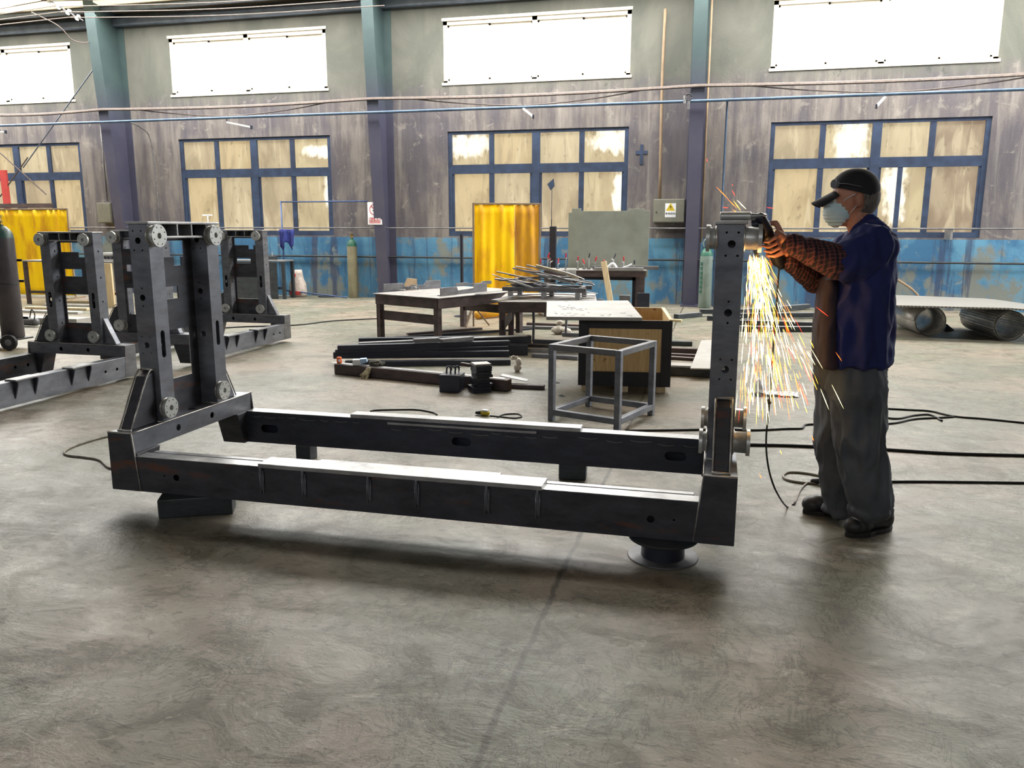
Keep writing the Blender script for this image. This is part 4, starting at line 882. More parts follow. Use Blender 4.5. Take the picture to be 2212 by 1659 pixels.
b = MB(); b.cyl((.03, -.03, 1.40), (-.09, -.08, 1.46), .018); b.cyl((-.07, -.10, 1.47), (-.07, -.13, 1.50), .035, n=18); b.cyl((-.12, -.06, 1.53), (-.12, -.09, 1.55), .03, n=18); b.build('regulator', M['bright'], gd_, smooth=True)
b = MB(); b.tube([(.128*math.cos(a_*PI/12), .128*math.sin(a_*PI/12), .66) for a_ in range(25)], .004, 6, 0); b.build('chain', M['primer'], gd_)
hs = MB(); hs.tube([(-.09, -.1, 1.42), (-.19, -.13, 1.2), (-.16, -.17, .8), (-.10, -.19, .45), (-.10, -.2, .2), (-.16, -.2, .08), (-.3, -.2, .02)], .011, 8); o = hs.build('gas_hose', M['greycord'], smooth='all'); o.location = cb; tag(o, 'pale gas hose hanging from the regulator of the cart cylinder', 'hose')
r = thing('tool_bundle', 'small dark pump with hoses behind the cylinder cart', 'pump', tuple(G(66, 705))); b = MB(); b.cap((-.1, 0, .07), (.1, 0, .07), .06, .06); b.build('housing', M['greybar'], r, smooth=True); b = MB(); b.tube([(0, 0, .12), (.05, 0, .25), (.12, -.02, .18), (.1, -.05, .04)], .008, 6); b.build('hose', M['rubber'], r)

# ------------------------------------------------------------ items against the wall
r = thing('pipe_goalpost', 'blue pipe goalpost frame fixed to the wall left of the no smoking sign', 'pipe frame', (PY(617, 640, -.45).x, -.45, 0))
xx1 = -6.98-r.location.x; zt = PY(617, 434, -.45).z; b = MB(); b.tube([(0, 0, 0), (0, 0, zt)], .018, 10, 0); b.build('post', M['bluepipe'], r, smooth='all'); b = MB(); b.tube([(0, 0, zt-.02), (xx1, 0, zt-.02)], .015, 10, 0); b.build('top_rail', M['bluepipe'], r, smooth='all'); b = MB(); b.tube([(0, 0, .14), (xx1*.45, -.05, .07), (xx1*.75, -.1, .03)], .014, 10, 4); b.build('low_rail', M['bluepipe'], r, smooth='all')
b = MB(); x_ = r.location.x; n_ = 14; vs = []
for i in range(n_+1):
    for j in range(6):
        u = -.04+.34*i/n_; vs.append((x_+u, -.505+.015*math.sin(i*1.9)+.01*j*math.sin(i*.8), zt-.585-.07*j*(1+.25*math.sin(i*.7))))
b._f(vs, [(i*6+j, (i+1)*6+j, (i+1)*6+j+1, i*6+j+1) for i in range(n_) for j in range(5)]); o = b.build('hanging_cloth', M['bluecloth'], smooth='all'); m = o.modifiers.new('s', 'SOLIDIFY'); m.thickness = .012; tag(o, 'dark blue cloth hanging on the wall rail beside the blue pipe frame', 'cloth')
# horizontal rails along the wall
for i, (z_, nm, lab, rr) in enumerate(((1.46, 'wall_rail', 'thin steel rail running along the wall below the low windows', .014), (.86, 'wall_rail', 'thin dark pipe running along the wall across the blue paint', .02))):
    y_ = -.40 if i == 0 else -.06
    for s_, (xa, xb) in enumerate(((-16, -6.72), (-6.72, -.48), (-.48, 6))):
        o = MB().cyl((xa, y_, z_), (xb, y_, z_), rr, n=10).build(nm, M['greybar' if i == 0 else 'blocksteel'], smooth=True); tag(o, lab+(', left of the sign', ', between the two middle columns', ', right of the electrical box')[s_], 'rail', 'rails along the wall')
for i, (px_, py_) in enumerate(((1405, 518), (2043, 500))):
    p = PY(px_, py_, -.4)
# sack, cardboard, small items
r = thing('woven_sack', 'pale woven sack with red printing against the blue wall', 'sack', tuple(G(652, 640)-V(0, .15, 0)))
b = MB(); loft_ = [(0, 0, 0, .17, .12), (0, 0, .08, .2, .14), (0, 0, .28, .18, .12), (0, 0, .40, .13, .09), (.02, 0, .5, .1, .06), (.03, 0, .58, .08, .04)]; loft(b, loft_, 20, 2.6); o = b.build('sack_body', M['sack'], r, smooth='all')
for z0, z1, xa, xb in ((.05, .13, -.12, .12), (.42, .5, -.07, .0)):
    MB().box(xa, xb, -.145 if z0 < .2 else -.10, -.12 if z0 < .2 else -.06, z0, z1).build('red_print', M['redp'], r, .004)
p = G(884, 640); o = MB().prism([(-.16, 0, 0), (.17, 0, 0), (.13, .06, .42), (-.08, .08, .44), (-.14, .05, .3)], (0, .05, 0)).build('leaning_board', M['cardboard'], bevel=.004); o.location = (PY(884, 600, -.35).x, -.35, 0); tag(o, 'brown board leaning on the blue wall right of the sign column', 'board')
b = MB(); p = G(705, 642); b.tube([p+V(.18*math.cos(a_*PI/8), .12*math.sin(a_*PI/8), .015) for a_ in range(17)], .012, 6, 0); tag(b.build('hose_coil', M['primer'], smooth='all'), 'dark coiled hose on the floor by the blue wall', 'hose')
simple_bench('dark grey bench against the wall behind the far short frame', -10.1, PY(612, 560, -.95).x, -.95, -.52, .80, 'blocksteel')
o = MB().box(-9.95, PY(606, 560, -.9).x-.05, -1.0, -.97, .0, .76).build('bench_panel', M['blocksteel']); tag(o, 'dark sheet panel leaning under the wall bench', 'panel')
r = thing('small_vice', 'small bench vice on the wall bench behind the far short frame', 'vice', (PY(588, 550, -.7).x, -.7, .80)); MB().box(-.1, .1, -.06, .06, 0, .08).build('vice_body', M['blocksteel'], r, .01); MB().cyl((0, 0, .08), (0, 0, .16), .015).build('vice_screw', M['bright'], r)
# no smoking sign
sx_ = PY(814, 461, -.47); r = thing('no_smoking_sign', 'white no smoking sign hung on the steel column', 'sign', (sx_.x, -.49, sx_.z))
r.location.x = -6.72-.10
MB().box(-.155, .155, 0, .006, -.225, .225).build('sign_board', M['card'], r, .002)
b = MB(); n_ = 40; vs = []
for i in range(n_): a_ = 2*PI*i/n_; vs += [(.112*math.cos(a_), -.001, .075+.112*math.sin(a_)), (.096*math.cos(a_), -.001, .075+.096*math.sin(a_))]
b._f(vs, [(2*i, (2*i+2) % (2*n_), (2*i+3) % (2*n_), 2*i+1) for i in range(n_)]); b.build('ring', M['redp'], r)
MB().bar((-.072, -.003, .147), (.072, -.003, .003), .016, .002, (0, 1, 0)).build('slash', M['redp'], r)
b = MB(); b.bar((-.05, -.001, .05), (.04, -.001, .10), .014, .001, (0, 1, 0)); b.build('cigarette', M['black'], r); b = MB(); b.tube([(.045, -.001, .11), (.055, -.001, .13), (.045, -.001, .15)], .003, 5, 3); b.build('smoke', M['black'], r)
def text(body, size, mat, parent, loc, name):
    c_ = bpy.data.curves.new(name, 'FONT'); c_.body = body; c_.size = size; c_.align_x = 'CENTER'; c_.align_y = 'CENTER'; c_.extrude = .0005; o = bpy.data.objects.new(name, c_); COL.objects.link(o); o.data.materials.append(mat); o.parent = parent; o.location = loc; o.rotation_euler = (PI/2, 0, 0); 
    dg = bpy.context.evaluated_depsgraph_get(); dg.update(); me = bpy.data.meshes.new_from_object(o.evaluated_get(dg)); bpy.data.objects.remove(o); o = bpy.data.objects.new(name, me); COL.objects.link(o); o.parent = parent; o.location = loc; o.rotation_euler = (PI/2, 0, 0)
    if not me.materials: me.materials.append(mat)
    return o
MB().box(-.125, .125, -.0015, 0, -.165, -.085).build('red_band', M['redp'], r); text('禁止吸烟', .064, M['card'], r, (0, -.004, -.127), 'lettering'); MB().box(-.125, .125, -.0015, 0, -.195, -.178).build('red_line', M['redp'], r)
# electrical boxes
p0, p1 = PY(1412, 430, -.25), PY(1478, 481, -.25)
r = thing('electrical_box', 'grey green electrical box with a warning label beside the steel column', 'electrical box', (p0.x, -.25, p1.z)); W_, H_ = p1.x-p0.x, p0.z-p1.z
MB().box(0, W_, 0, .25, 0, H_).build('enclosure', M['box'], r, .008); MB().box(.012, W_-.012, -.012, 0, .015, H_-.015).build('door', M['box'], r, .004); MB().cyl((.06, -.02, H_*.45), (.06, -.012, H_*.45), .012).build('lock', M['black'], r)
MB().box(W_*.38, W_*.72, -.0145, -.012, .10, H_-.08).build('warning_label', M['card'], r)
cxm = W_*.55; b = MB(); b.prism([(cxm-.085, -.0165, .22), (cxm+.085, -.0165, .22), (cxm, -.0165, .37)], (0, .002, 0)); b.build('warning_triangle', M['yellowp'], r); b = MB(); b.prism([(cxm+.008, -.018, .345), (cxm-.02, -.018, .285), (cxm+.002, -.018, .288), (cxm-.008, -.018, .235), (cxm+.022, -.018, .30), (cxm+.0, -.018, .298)], (0, .001, 0)); b.build('bolt_symbol', M['black'], r); text('有电危险', .048, M['black'], r, (cxm, -.0165, .165), 'lettering')
p0, p1 = PY(208, 438, -.2), PY(243, 482, -.2); r = thing('electrical_box', 'small grey electrical box on the wall left of the first steel column', 'electrical box', (p0.x, -.2, p1.z)); MB().box(0, p1.x-p0.x, 0, .2, 0, p0.z-p1.z).build('enclosure', M['box'], r, .008); MB().box(.02, p1.x-p0.x-.02, -.01, 0, .02, p0.z-p1.z-.02).build('door', M['box'], r, .003)
def pipe(lab, pts, rr, mat, name='conduit', cat='conduit'): o = MB().tube(pts, rr, 10, 4).build(name, mat, smooth='all'); return tag(o, lab, cat)
q = PY(1437, 30, -.12); q2 = PY(1425, 430, -.12); pipe('pale conduit running down the wall to the electrical box', [(q.x, -.12, 5.4), (q.x-.01, -.12, 4), (q2.x, -.12, q2.z)], .028, M['cardboard'])
q = PY(1524, 200, -.35); pipe('thin pale conduit on the right side of the middle steel column', [(-.31, -.3, 5.6), (-.31, -.3, 1.2)], .02, M['cardboard'])
q = PY(1571, 220, -.1); pipe('blue vertical pipe dropping down the wall right of the column', [(q.x, -.73, 3.66), (q.x, -.5, 3.6), (q.x, -.1, 3.5), (q.x, -.08, .87)], .02, M['pipe'])
q = PY(322, 270, -.1); pipe('thin grey conduit on the wall right of the leftmost column', [(q.x, -.73, 3.66), (q.x, -.4, 3.6), (q.x, -.1, 3.4), (q.x+.05, -.08, 2.6), (q.x+.02, -.05, .87)], .014, M['greybar'])
q = PY(232, 300, -.1); pipe('thin grey conduit dropping to the small electrical box', [(q.x-.15, -.1, 3.7), (q.x-.15, -.1, 2.05)], .014, M['greybar'])
# dark cross-shaped anchor plate on the wall
q = PY(1386, 332, 0); b = MB(); b.box(q.x-.03, q.x+.03, -.015, 0, q.z-.2, q.z+.17); b.box(q.x-.11, q.x+.11, -.0151, -.0001, q.z-.01, q.z+.055); tag(b.build('anchor_plate', M['frame_dark']), 'dark cross-shaped iron anchor on the wall right of the third window', 'wall anchor')
# compressed-air pipe and cable bundle along the wall
zp = 3.68
for s_, (xa, xb) in enumerate(((-16.5, -12.96), (-12.96, -6.72), (-6.72, -.48), (-.48, 6))):
    o = MB().cyl((xa, -.75, zp), (xb, -.75, zp), .027, n=14).build('air_pipe', M['pipe'], smooth=True); tag(o, 'blue air pipe along the wall, '+('left of the first column', 'between the first and second columns', 'between the second and third columns', 'right of the third column')[s_], 'pipe', 'air pipe lengths along the wall')
    a, b_ = xa, xb; pts = [(a+(b_-a)*i/10, -.68, 3.95-.05*math.sin(PI*i/10)) for i in range(11)]; b = MB(); b.tube(pts, .03, 8, 2); b.tube([(x, y-.035, z-.015) for x, y, z in pts], .014, 6, 2); o = b.build('cable_bundle', M['cable'], smooth='all'); tag(o, 'dusty cable bundle slung above the air pipe, '+('left of the first column', 'between the first and second columns', 'between the second and third columns', 'right of the third column')[s_], 'cable', 'cable bundles along the wall')
    if s_ in (1, 2, 3):
        L_ = b_-a; o = MB().tube([(a+L_*.12, -.66, 3.93), (a+L_*.3, -.66, 3.8), (a+L_*.5, -.7, 3.72), (a+L_*.7, -.66, 3.80), (a+L_*.85, -.66, 3.92)], .012, 6, 5).build('slack_cable', M['cable'], smooth='all'); tag(o, 'slack thin cable sagging to the air pipe, '+('between the first and second columns', 'between the second and third columns', 'right of the third column')[s_-1], 'cable', 'slack cables along the wall')
for i, (ax, ay, bx, by) in enumerate(((490, 262, 543, 275), (1130, 232, 1152, 252), (1912, 207, 1893, 230), (0, 283, 12, 285))):
    p, q = PY(ax, ay, -.75), PY(bx, by, -.75); q = V(q.x, -1.15, q.z+.0); q = PY(bx, by, -1.1)
    r = thing('tube_light', 'slim white tube light bracket hanging under the air pipe, %s from the left' % ORD[(1, 2, 3, 0)[i]], 'light', tuple(p), group='tube lights under the air pipe'); d = q-p
    b = MB(); b.bar((0, 0, -.02), tuple(d), .035, .03); b.build('housing', M['white'], r, .004); b = MB(); b.tube([(0, 0, .05), (0, 0, -.03)], .01, 6, 0); b.build('hook', M['primer'], r); MB().obox(tuple(d), (.03, .05, .07)).build('end_cap', M['primer'], r, .003)
q = PY(1490, 210, -.85); r = thing('cable_ring', 'small dark ring clamp on the third steel column', 'clamp', (q.x-.02, -.85, q.z)); b = MB(); b.tube([(.055*math.cos(a_*PI/8), 0, .055*math.sin(a_*PI/8)) for a_ in range(17)], .012, 8, 0); b.build('ring', M['black'], r, smooth='all'); MB().box(-.09, -.04, -.01, .01, -.1, .03).build('bracket', M['bright'], r); MB().box(-.02, .03, -.01, .01, -.2, -.05).build('hanger', M['greybar'], r)
# brace rods of the leftmost bay
for i, (ax, ay, bx, by) in enumerate(((217, 128, 50, 362), (0, 330, 100, 420), (0, 425, 60, 340))):
    p, q = PY(ax, ay, -.5+.04*i), PY(bx, by, -.5+.04*i); o = MB().cyl(p, q, .014, n=8).build('brace_rod', M['purlin' if i == 0 else 'brownsteel'], smooth=True); tag(o, ('thin diagonal brace rod in the leftmost bay', 'brown brace rod crossing the leftmost low window', 'short brown brace rod rising at the left edge')[i], 'brace rod')
p, q = PY(10, 440, -.5), PY(112, 443, -.5); tag(MB().box(p.x-1, q.x, -.52, -.46, p.z-.1, p.z).build('brace_beam', M['brownsteel']), 'rusty beam across the leftmost low window above the yellow screen', 'beam')
tag(MB().box(PY(0, 380, -.45).x, PY(13, 380, -.45).x, -.45, -.4, 1.5, 2.75).build('brace_post', M['redp']), 'rusty red post at the left edge by the yellow screen', 'post')
# overhead wires and insulators at the top left
for i in range(4):
    p = PY(108+20*i, 2+12*i, -1.3); r = thing('insulator', 'white insulator on the overhead wires at the top left, %s from the left' % ORD[i], 'insulator', tuple(p), group='insulators under the roof'); MB().lathe([(.02, -.06), (.045, -.04), (.03, 0), (.045, .04), (.02, .06)], 16, (0, 0, 0), Matrix.Rotation(.9, 3, 'Y')).build('body', M['white'], r, smooth=True); MB().cyl((-.12, 0, .06), (.12, 0, -.06), .012, n=6).build('bolt', M['greybar'], r)
    a_, c_ = PY(-60, 30+10*i, -1.3), PY(830, 16*i-36, -1.3); o = MB().tube([a_, p+V(-.05, 0, .02), p, c_.lerp(p, .5)-V(0, 0, .06), c_], .009, 6, 6).build('overhead_wire', M['cable'], smooth='all'); tag(o, 'thin dark overhead wire under the roof, %s from the top' % ORD[i], 'wire', 'overhead wires')
o = MB().tube([PY(68, 26, -1.3), PY(125, 55, -1.2), PY(155, 85, -1.0), PY(180, 92, -.85), PY(192, 91, -.78)], .01, 6, 6).build('drooping_wire', M['cable'], smooth='all'); tag(o, 'drooping wire reaching the leftmost steel column', 'wire')

# ------------------------------------------------------------ crate with its lid
A_ = G(1248, 846); B_ = G(1447, 851); ex = V(B_.x-A_.x, B_.y-A_.y, 0); W_ = ex.length; ang = math.atan2(ex.y, ex.x)
r = thing('plywood_crate', 'open plywood crate with black painted frame and a white panel on top', 'crate', (A_.x, A_.y, 0), ang); D_ = 1.15; Hc = .655
b = MB(); b.box(.012, W_-.012, .012, .02, .06, Hc); b.build('plywood_panel', M['ply'], r); MB().box(.012, W_-.012, D_-.02, D_-.012, .06, Hc).build('plywood_panel', M['ply'], r); MB().box(.012, .02, .012, D_-.012, .06, Hc).build('plywood_panel', M['ply'], r); MB().box(W_-.02, W_-.012, .012, D_-.012, .06, Hc).build('plywood_panel', M['ply'], r)
MB().box(.012, W_-.012, .012, D_-.012, .1, .115).build('floor_panel', M['ply'], r)
for y in (0, D_-.012):
    for x in (0, W_-.09): MB().box(x, x+.09, y, y+.012, .06, Hc).build('frame_board', M['black'], r, .002)
    MB().box(.09, W_-.09, y, y+.012, Hc-.075, Hc).build('frame_board', M['black'], r, .002); MB().box(.09, W_-.09, y, y+.012, .06, .19).build('frame_board', M['black'], r, .002)
for x in (0, W_-.012):
    for y in (.012, D_-.10): MB().box(x, x+.012, y, y+.088, .06, Hc).build('frame_board', M['black'], r, .002)
for x in (.03, W_/2-.04, W_-.12):
    for y in (.03, D_-.13): MB().box(x, x+.08, y, y+.1, 0, .06).build('skid_block', M['wood'], r, .002)
MB().box(.0, W_, D_-.012, D_+.01, Hc-.004, Hc+.008).build('rim_strip', M['wood'], r); MB().box(W_-.03, W_+.002, 0, D_, Hc-.002, Hc+.01).build('rim_strip', M['wood'], r)
zl = Hc+.012
pts = [G(1180, 684, zl+.03), G(1388, 686, zl+.03), G(1357, 649, zl+.03), G(1181, 650, zl+.03)]
o = MB().prism([(p.x, p.y, zl) for p in pts], (0, 0, .03)).build('scuffed_board', M['lidwhite'], bevel=.003); tag(o, 'white scuffed panel lying across the plywood crate', 'panel')
b = MB(); random.seed(9)
for i in range(46):
    cx_, cy_ = (random.gauss(1235, 18), random.gauss(666, 6)) if i < 26 else (random.uniform(1190, 1370), random.gauss(679, 2.5)); p = G(cx_, cy_, zl+.0305); a_ = random.uniform(0, 3); L_ = random.uniform(.01, .05)
    b.obox((p.x, p.y, zl+.0312), (L_, .012, .001), (0, 0, a_))
q = b.build('scuff_mark', M['primer'], o); q['kind'] = 'stuff'

# ------------------------------------------------------------ cube frame of square tube
A_, B_, C_ = G(1183, 909), G(1336, 933), G(1414, 896); ex = (B_-A_); ey = (C_-B_); D_ = A_+ey
A_, B_, C_, D_ = [V(p.x, p.y, 0) for p in (A_, B_, C_, D_)]; r = thing('cube_frame', 'open cube frame welded from bare square steel tube', 'steel frame', tuple(A_)); Hh = .595; s_ = .045
O0 = A_; L = lambda p, z: (p.x-O0.x, p.y-O0.y, z)
def inn(p, q): return p.lerp(q, .5*s_/(q-p).length)
pc = [A_, B_, C_, D_]; ctr = sum(pc, V(0, 0, 0))/4
pc = [p+(ctr-p).normalized()*s_*.7 for p in pc]; an = math.atan2(ex.y, ex.x)
for p in pc: MB().obox(L(p, Hh/2), (s_, s_, Hh-.002), (0, 0, an)).build('leg', M['post'], r, .004)
for z_ in (.07, Hh-s_/2):
    for i in range(4): 
        a_, b_ = pc[i], pc[(i+1) % 4]; d = (b_-a_).normalized(); MB().bar(L(a_+d*s_*.5, z_), L(b_-d*s_*.5, z_), s_, s_).build('rail', M['greybar'] if z_ > .3 else M['post'], r, .004)
b_all = MB()
for p in pc:
    w = MB(); w.ball(L(p, Hh-s_), (s_*.56, s_*.56, .012), 8); w.build('weld_bead', M['bright'], r, smooth='all')
# bent tube handle trolley
r = thing('tube_trolley_frame', 'bent steel tube handle frame standing left of the crate', 'tube frame', tuple(V(G(1152, 742).x, G(1152, 742).y, 0)))
o0 = r.location; zt_ = .43; pA, pB = G(1152, 742), G(1222, 727)
qa, qb = V(0, 0, 0), V(pB.x-pA.x, pB.y-pA.y, 0); bk = V(-.35, -.02, 0)
b = MB(); b.tube([qa+V(0, 0, .02), qa+V(0, 0, zt_*.9), qa+V(-.05, .02, zt_), G(1124, 666, zt_)-pA, qb.lerp(qa, .5)+V(-.12, .1, zt_+.02), qb+V(-.1, 0, zt_+.01), qb+V(0, 0, zt_*.92), qb+V(0, 0, .02)], .017, 10, 7); b.build('bent_tube', M['post'], r, smooth='all')
b = MB(); b.bar(qa+V(0, 0, .03), qa+V(.45, -.04, .03), .04, .05); b.build('base_bar', M['post'], r, .004); MB().bar(qb+V(-.05, 0, .03), qb+V(.4, -.02, .03), .04, .05).build('base_bar', M['post'], r, .004)
r = thing('crumpled_bag', 'crumpled translucent plastic bag behind the bent tube frame', 'plastic bag', tuple(G(1205, 722))); b = MB(); b.ball((0, 0, .06), (.09, .07, .06), 12); b.ball((.02, .02, .16), (.05, .04, .04), 10); b.ball((.12, -.02, .05), (.08, .06, .045), 10); o = b.build('bag_film', M['rag'], r, smooth='all')
for v in o.data.vertices: v.co += V(noise.noise(v.co*25), noise.noise(v.co*25+V(5, 0, 0)), noise.noise(v.co*25+V(0, 7, 0)))*.025
for i, (px_, py_, L_, a_, mm_) in enumerate(((1215, 712, 1.2, .05, 'greybar'), (1200, 705, .9, -.1, 'brownsteel'), (1180, 752, .9, .02, 'greybar'), (1200, 774, .55, -.15, 'post'), (1160, 760, .9, .1, 'bright'))):
    p = G(px_, py_); o = MB().obox((p.x, p.y, .022), (L_, .09, .044), (0, 0, a_)).build('steel_offcut', M[mm_], bevel=.004); tag(o, 'flat steel offcut on the floor between profile pile and crate, %s from the crate side' % ORD[i], 'steel offcut', 'offcuts between profiles and crate')

# ------------------------------------------------------------ pile of dark C profiles and the long beam
def cprofile(lab, pa, pb, w_, h_, z0, mat, open_dir=1, holes=False, grp='dark steel profiles on the floor', t_=.006, name='steel_profile'):
    a, b_ = V(pa.x, pa.y, z0), V(pb.x, pb.y, z0); d = b_-a; L_ = d.length; r = thing(name, lab, 'steel profile', tuple(a), math.atan2(d.y, d.x), grp)
    s_ = MB(); s_.prism([(0, 0, 0), (0, w_, 0), (0, w_, t_), (0, t_, t_), (0, t_, h_-t_), (0, w_, h_-t_), (0, w_, h_), (0, 0, h_)], (L_, 0, 0)); o = s_.build('profile_body', mat, r, .002)
    if holes:
        c_ = MB(); x = .12; random.seed(int(L_*100))
        while x < L_-.1: c_.cyl((x, -.02, h_*.5), (x, .03, h_*.5), .012, n=10); x += random.choice((.08, .12, .3, .34))
        cut(o, c_)
    return r
PR = [((745, 793), (1103, 789), .09, .058, 0, 0, 'lowest dark C profile at the front of the pile'), ((720, 775), (1100, 772), .09, .07, .06, 0, 'tall dark C profile, second from the front of the pile'),
      ((724, 763), (1098, 755), .09, .035, .131, 0, 'thin dark profile lying third in the pile'), ((729, 757), (1102, 746), .09, .05, .167, 1, 'perforated dark angle profile on the pile'),
      ((765, 751), (1125, 757), .12, .12, .0, 0, 'deep dark channel at the back right of the pile'), ((775, 748), (1148, 742), .10, .09, .121, 0, 'dark channel resting on the back of the pile')]
for (pa, pb, w_, h_, z_, ho, lab) in PR:
    a_, b_ = G(*pa, z_), G(*pb, z_)
    if z_ == 0 and w_ > .1: a_ = G(765, 775, 0)+V(0, .12, 0); b_ = G(1140, 768, 0)
    q_ = cprofile(lab, a_, b_, w_, h_, z_, M['primer'], holes=ho)
    MB().box(0, (b_-a_).length, .004, .012, h_, h_+.0015).build('gloss_edge', M['greybar'], q_)  # pale strip painting the gloss along the top edge
a_, b_ = G(787, 741, .0), G(1150, 738, .0)
strip('bright_flat_bar', 'long flat bar with bright top on the back of the profile pile', V(*G(776, 742, .215)), V(*G(1137, 726, .215)), .07, .012, M['bright'], 'flat bar', None)
strip('dark_flat_bar', 'long thin dark bar behind the profile pile', V(*G(790, 737, .0)), V(*G(1150, 712, .0)), .05, .03, M['primer'], 'flat bar', None)
strip('short_flat_bar', 'short dark flat bar on the floor by the front leg of the low table', V(*G(880, 724, .0)), V(*G(1040, 712, .0)), .06, .03, M['brownsteel'], 'flat bar', None)
for i, (xa, xb) in enumerate(((894, 949), (952, 1020))):
    p, q = G(xa, 741, .225), G(xb, 738-i*3, .225); o = MB().bar((p.x, p.y, .25), (q.x, q.y, .25), .08, .045).build('square_bar_piece', M['greybar'], bevel=.006); tag(o, ('dark grey square bar piece lying across the profile pile', 'longer grey flat bar piece on top of the profile pile')[i], 'steel bar')
# long closed beam in front
a_, b_ = G(722, 808), G(1095, 846); d = V(b_.x-a_.x, b_.y-a_.y, 0); L_ = d.length; hb_ = .105
r = thing('long_box_beam', 'long brown box beam lying on the floor in front of the profile pile', 'steel beam', (a_.x, a_.y, 0), math.atan2(d.y, d.x)); o = MB().box(0, L_, 0, .1, 0, hb_).build('beam_body', M['brownsteel'], r); cut(o, MB().box(-.01, L_+.01, .006, .094, .006, hb_-.006)); bev(o, .008); MB().box(-.06, L_*.98, .02, .085, hb_, hb_+.004).build('bright_strip', M['bright'], r)
_ba, _bd = V(a_.x, a_.y, 0), d.normalized()
def onbeam(px_, py_): p = G(px_, py_, hb_+.004); s0_ = V(p.x-_ba.x, p.y-_ba.y, 0).dot(_bd); q = _ba+_bd*s0_+V(-_bd.y, _bd.x, 0)*.05; return V(q.x, q.y, hb_+.0045)
p = onbeam(755, 779); r = thing('orange_jar', 'small orange container standing on the left end of the long beam', 'jar', tuple(p)); MB().lathe([(.024, 0), (.026, .005), (.026, .055), (.022, .06)], 20).build('jar_body', M['orange'], r, smooth=True); MB().box(.0, .02, -.0275, -.02, .015, .04).build('label', M['card'], r)
p = onbeam(795, 784); r = thing('small_carton', 'small white and pale blue carton on the long beam', 'carton', tuple(p), .35); MB().box(-.07, .01, -.03, .05, 0, .055).build('carton_body', M['card'], r, .002); MB().prism([(.01, -.03, .01), (.075, -.03, .03), (.065, -.03, .065), (.0, -.03, .06)], (0, .08, 0)).build('blue_side', M['lightblue'], r, .002)
def glove(lab, p, rz, flip=1):
    r = thing('work_glove', lab, 'glove', tuple(p), rz, 'work gloves on the long beam'); b = MB(); b.cap((0, 0, .012), (.07, 0, .014), .026, .034, 12)
    for i in range(4): b.cap((.085, -.03+.02*i, .014), (.135-.012*abs(i-1.5), -.038+.026*i, .008+.004*i), .0105, .0095, 8)
    b.cap((.03, -.03, .012), (.075, -.062, .012), .012, .010, 8); blob(b, 'glove_shell', M['glove'], r, .004, 2, .003, .03)
    r.children[0].data.transform(Matrix.Translation(V(*r.location))); return r
_p = onbeam(812, 790)
r = glove('beige work glove hanging over the front of the long beam', (0, 0, 0), 0); r.location = (_p.x-.03, _p.y-.045, _p.z-.035); r.rotation_euler = (0, math.radians(50), math.radians(-110))
r = glove('dark stained work glove lying on top of the long beam', (0, 0, 0), 0); r.location = onbeam(822, 785)+V(0, .02, .006); r.rotation_euler = (0, 0, .2); r.children[0].data.materials[0] = M['rag'] if False else simple('stained_glove', (92, 88, 78), (54, 52, 50), 30, .9)
# bucket with clamps
A_, B_ = G(950, 850), G(1003, 849); r = thing('square_bin', 'dark square metal bin holding clamps', 'bin', tuple(G(977, 843)), .05); wv = (B_-A_).length/2*.95; hv = .155
o = MB().prism([(-wv*.92, -wv*.9, 0), (wv*.92, -wv*.9, 0), (wv*.92, wv*.9, 0), (-wv*.92, wv*.9, 0)], (0, 0, hv)).build('bin_body', M['primer'], r); cut(o, MB().box(-wv*.92+.006, wv*.92-.006, -wv*.9+.006, wv*.9-.006, .006, hv+.1)); bev(o, .004)
for i in range(3):
    q = thing('c_clamp', 'small black clamp standing in the square metal bin, %s from the left' % ORD[i], 'clamp', tuple(r.location+V(-.03+.035*i, .0+.012*i, .03)), .5*i, 'clamps in the square bin'); b = MB(); b.tube([(-.02, 0, 0), (-.02, 0, .17), (.015, 0, .185), (.025, 0, .15)], .008, 8, 4); b.build('clamp_frame', M['primer'], q, smooth='all'); b = MB(); b.cyl((.02, 0, .13), (.02, 0, .18), .006); b.cyl((.0, 0, .175), (.04, 0, .175), .004); b.build('clamp_screw', M['bright'], q)
# stack of plates
pp = G(1038, 845); random.seed(4); zc_ = 0
for i in range(10):
    tk = .027 if i < 9 else .018; jx, jy, ja = random.uniform(-.012, .016), random.uniform(-.01, .01), random.uniform(-.10, .08); sz_ = .15 if i > 1 else .17
    o = MB().obox((0, 0, tk/2), (sz_, sz_, tk-.001)).build('square_plate', M['primer' if i < 4 else 'blocksteel'] if i < 9 else M['tabletop'], bevel=.002); o.location = (pp.x+jx, pp.y+jy, zc_); o.rotation_euler = (0, 0, .62+ja); zc_ += tk
    tag(o, 'square steel plate in the stack beside the bin, %s' % ('topmost with a bright face' if i == 9 else '%s from the bottom' % ORD[i]), 'steel plate', 'stacked square steel plates')
o = MB().bar((pp.x-.20, pp.y+.05, .22), (pp.x-.10, pp.y+.02, .215), .035, .03).build('angle_piece', M['brownsteel'], bevel=.004); o.location = (0, 0, .015)
tag(o, 'short brown bar resting against the stack of square plates', 'steel bar')
o = MB().bar(V(*G(1080, 812, .10))+V(0, .05, 0), V(*G(1140, 822, .06)), .1, .006).build('flat_plate', M['bright']); tag(o, 'bright flat strip sloping off the right end of the long beam', 'steel strip')
o = MB().bar(V(*G(1100, 833, .02)), V(*G(1176, 836, .02)), .07, .035).build('dark_bar', M['brownsteel'], bevel=.003); tag(o, 'dark bar on the floor right of the stacked plates', 'steel bar')
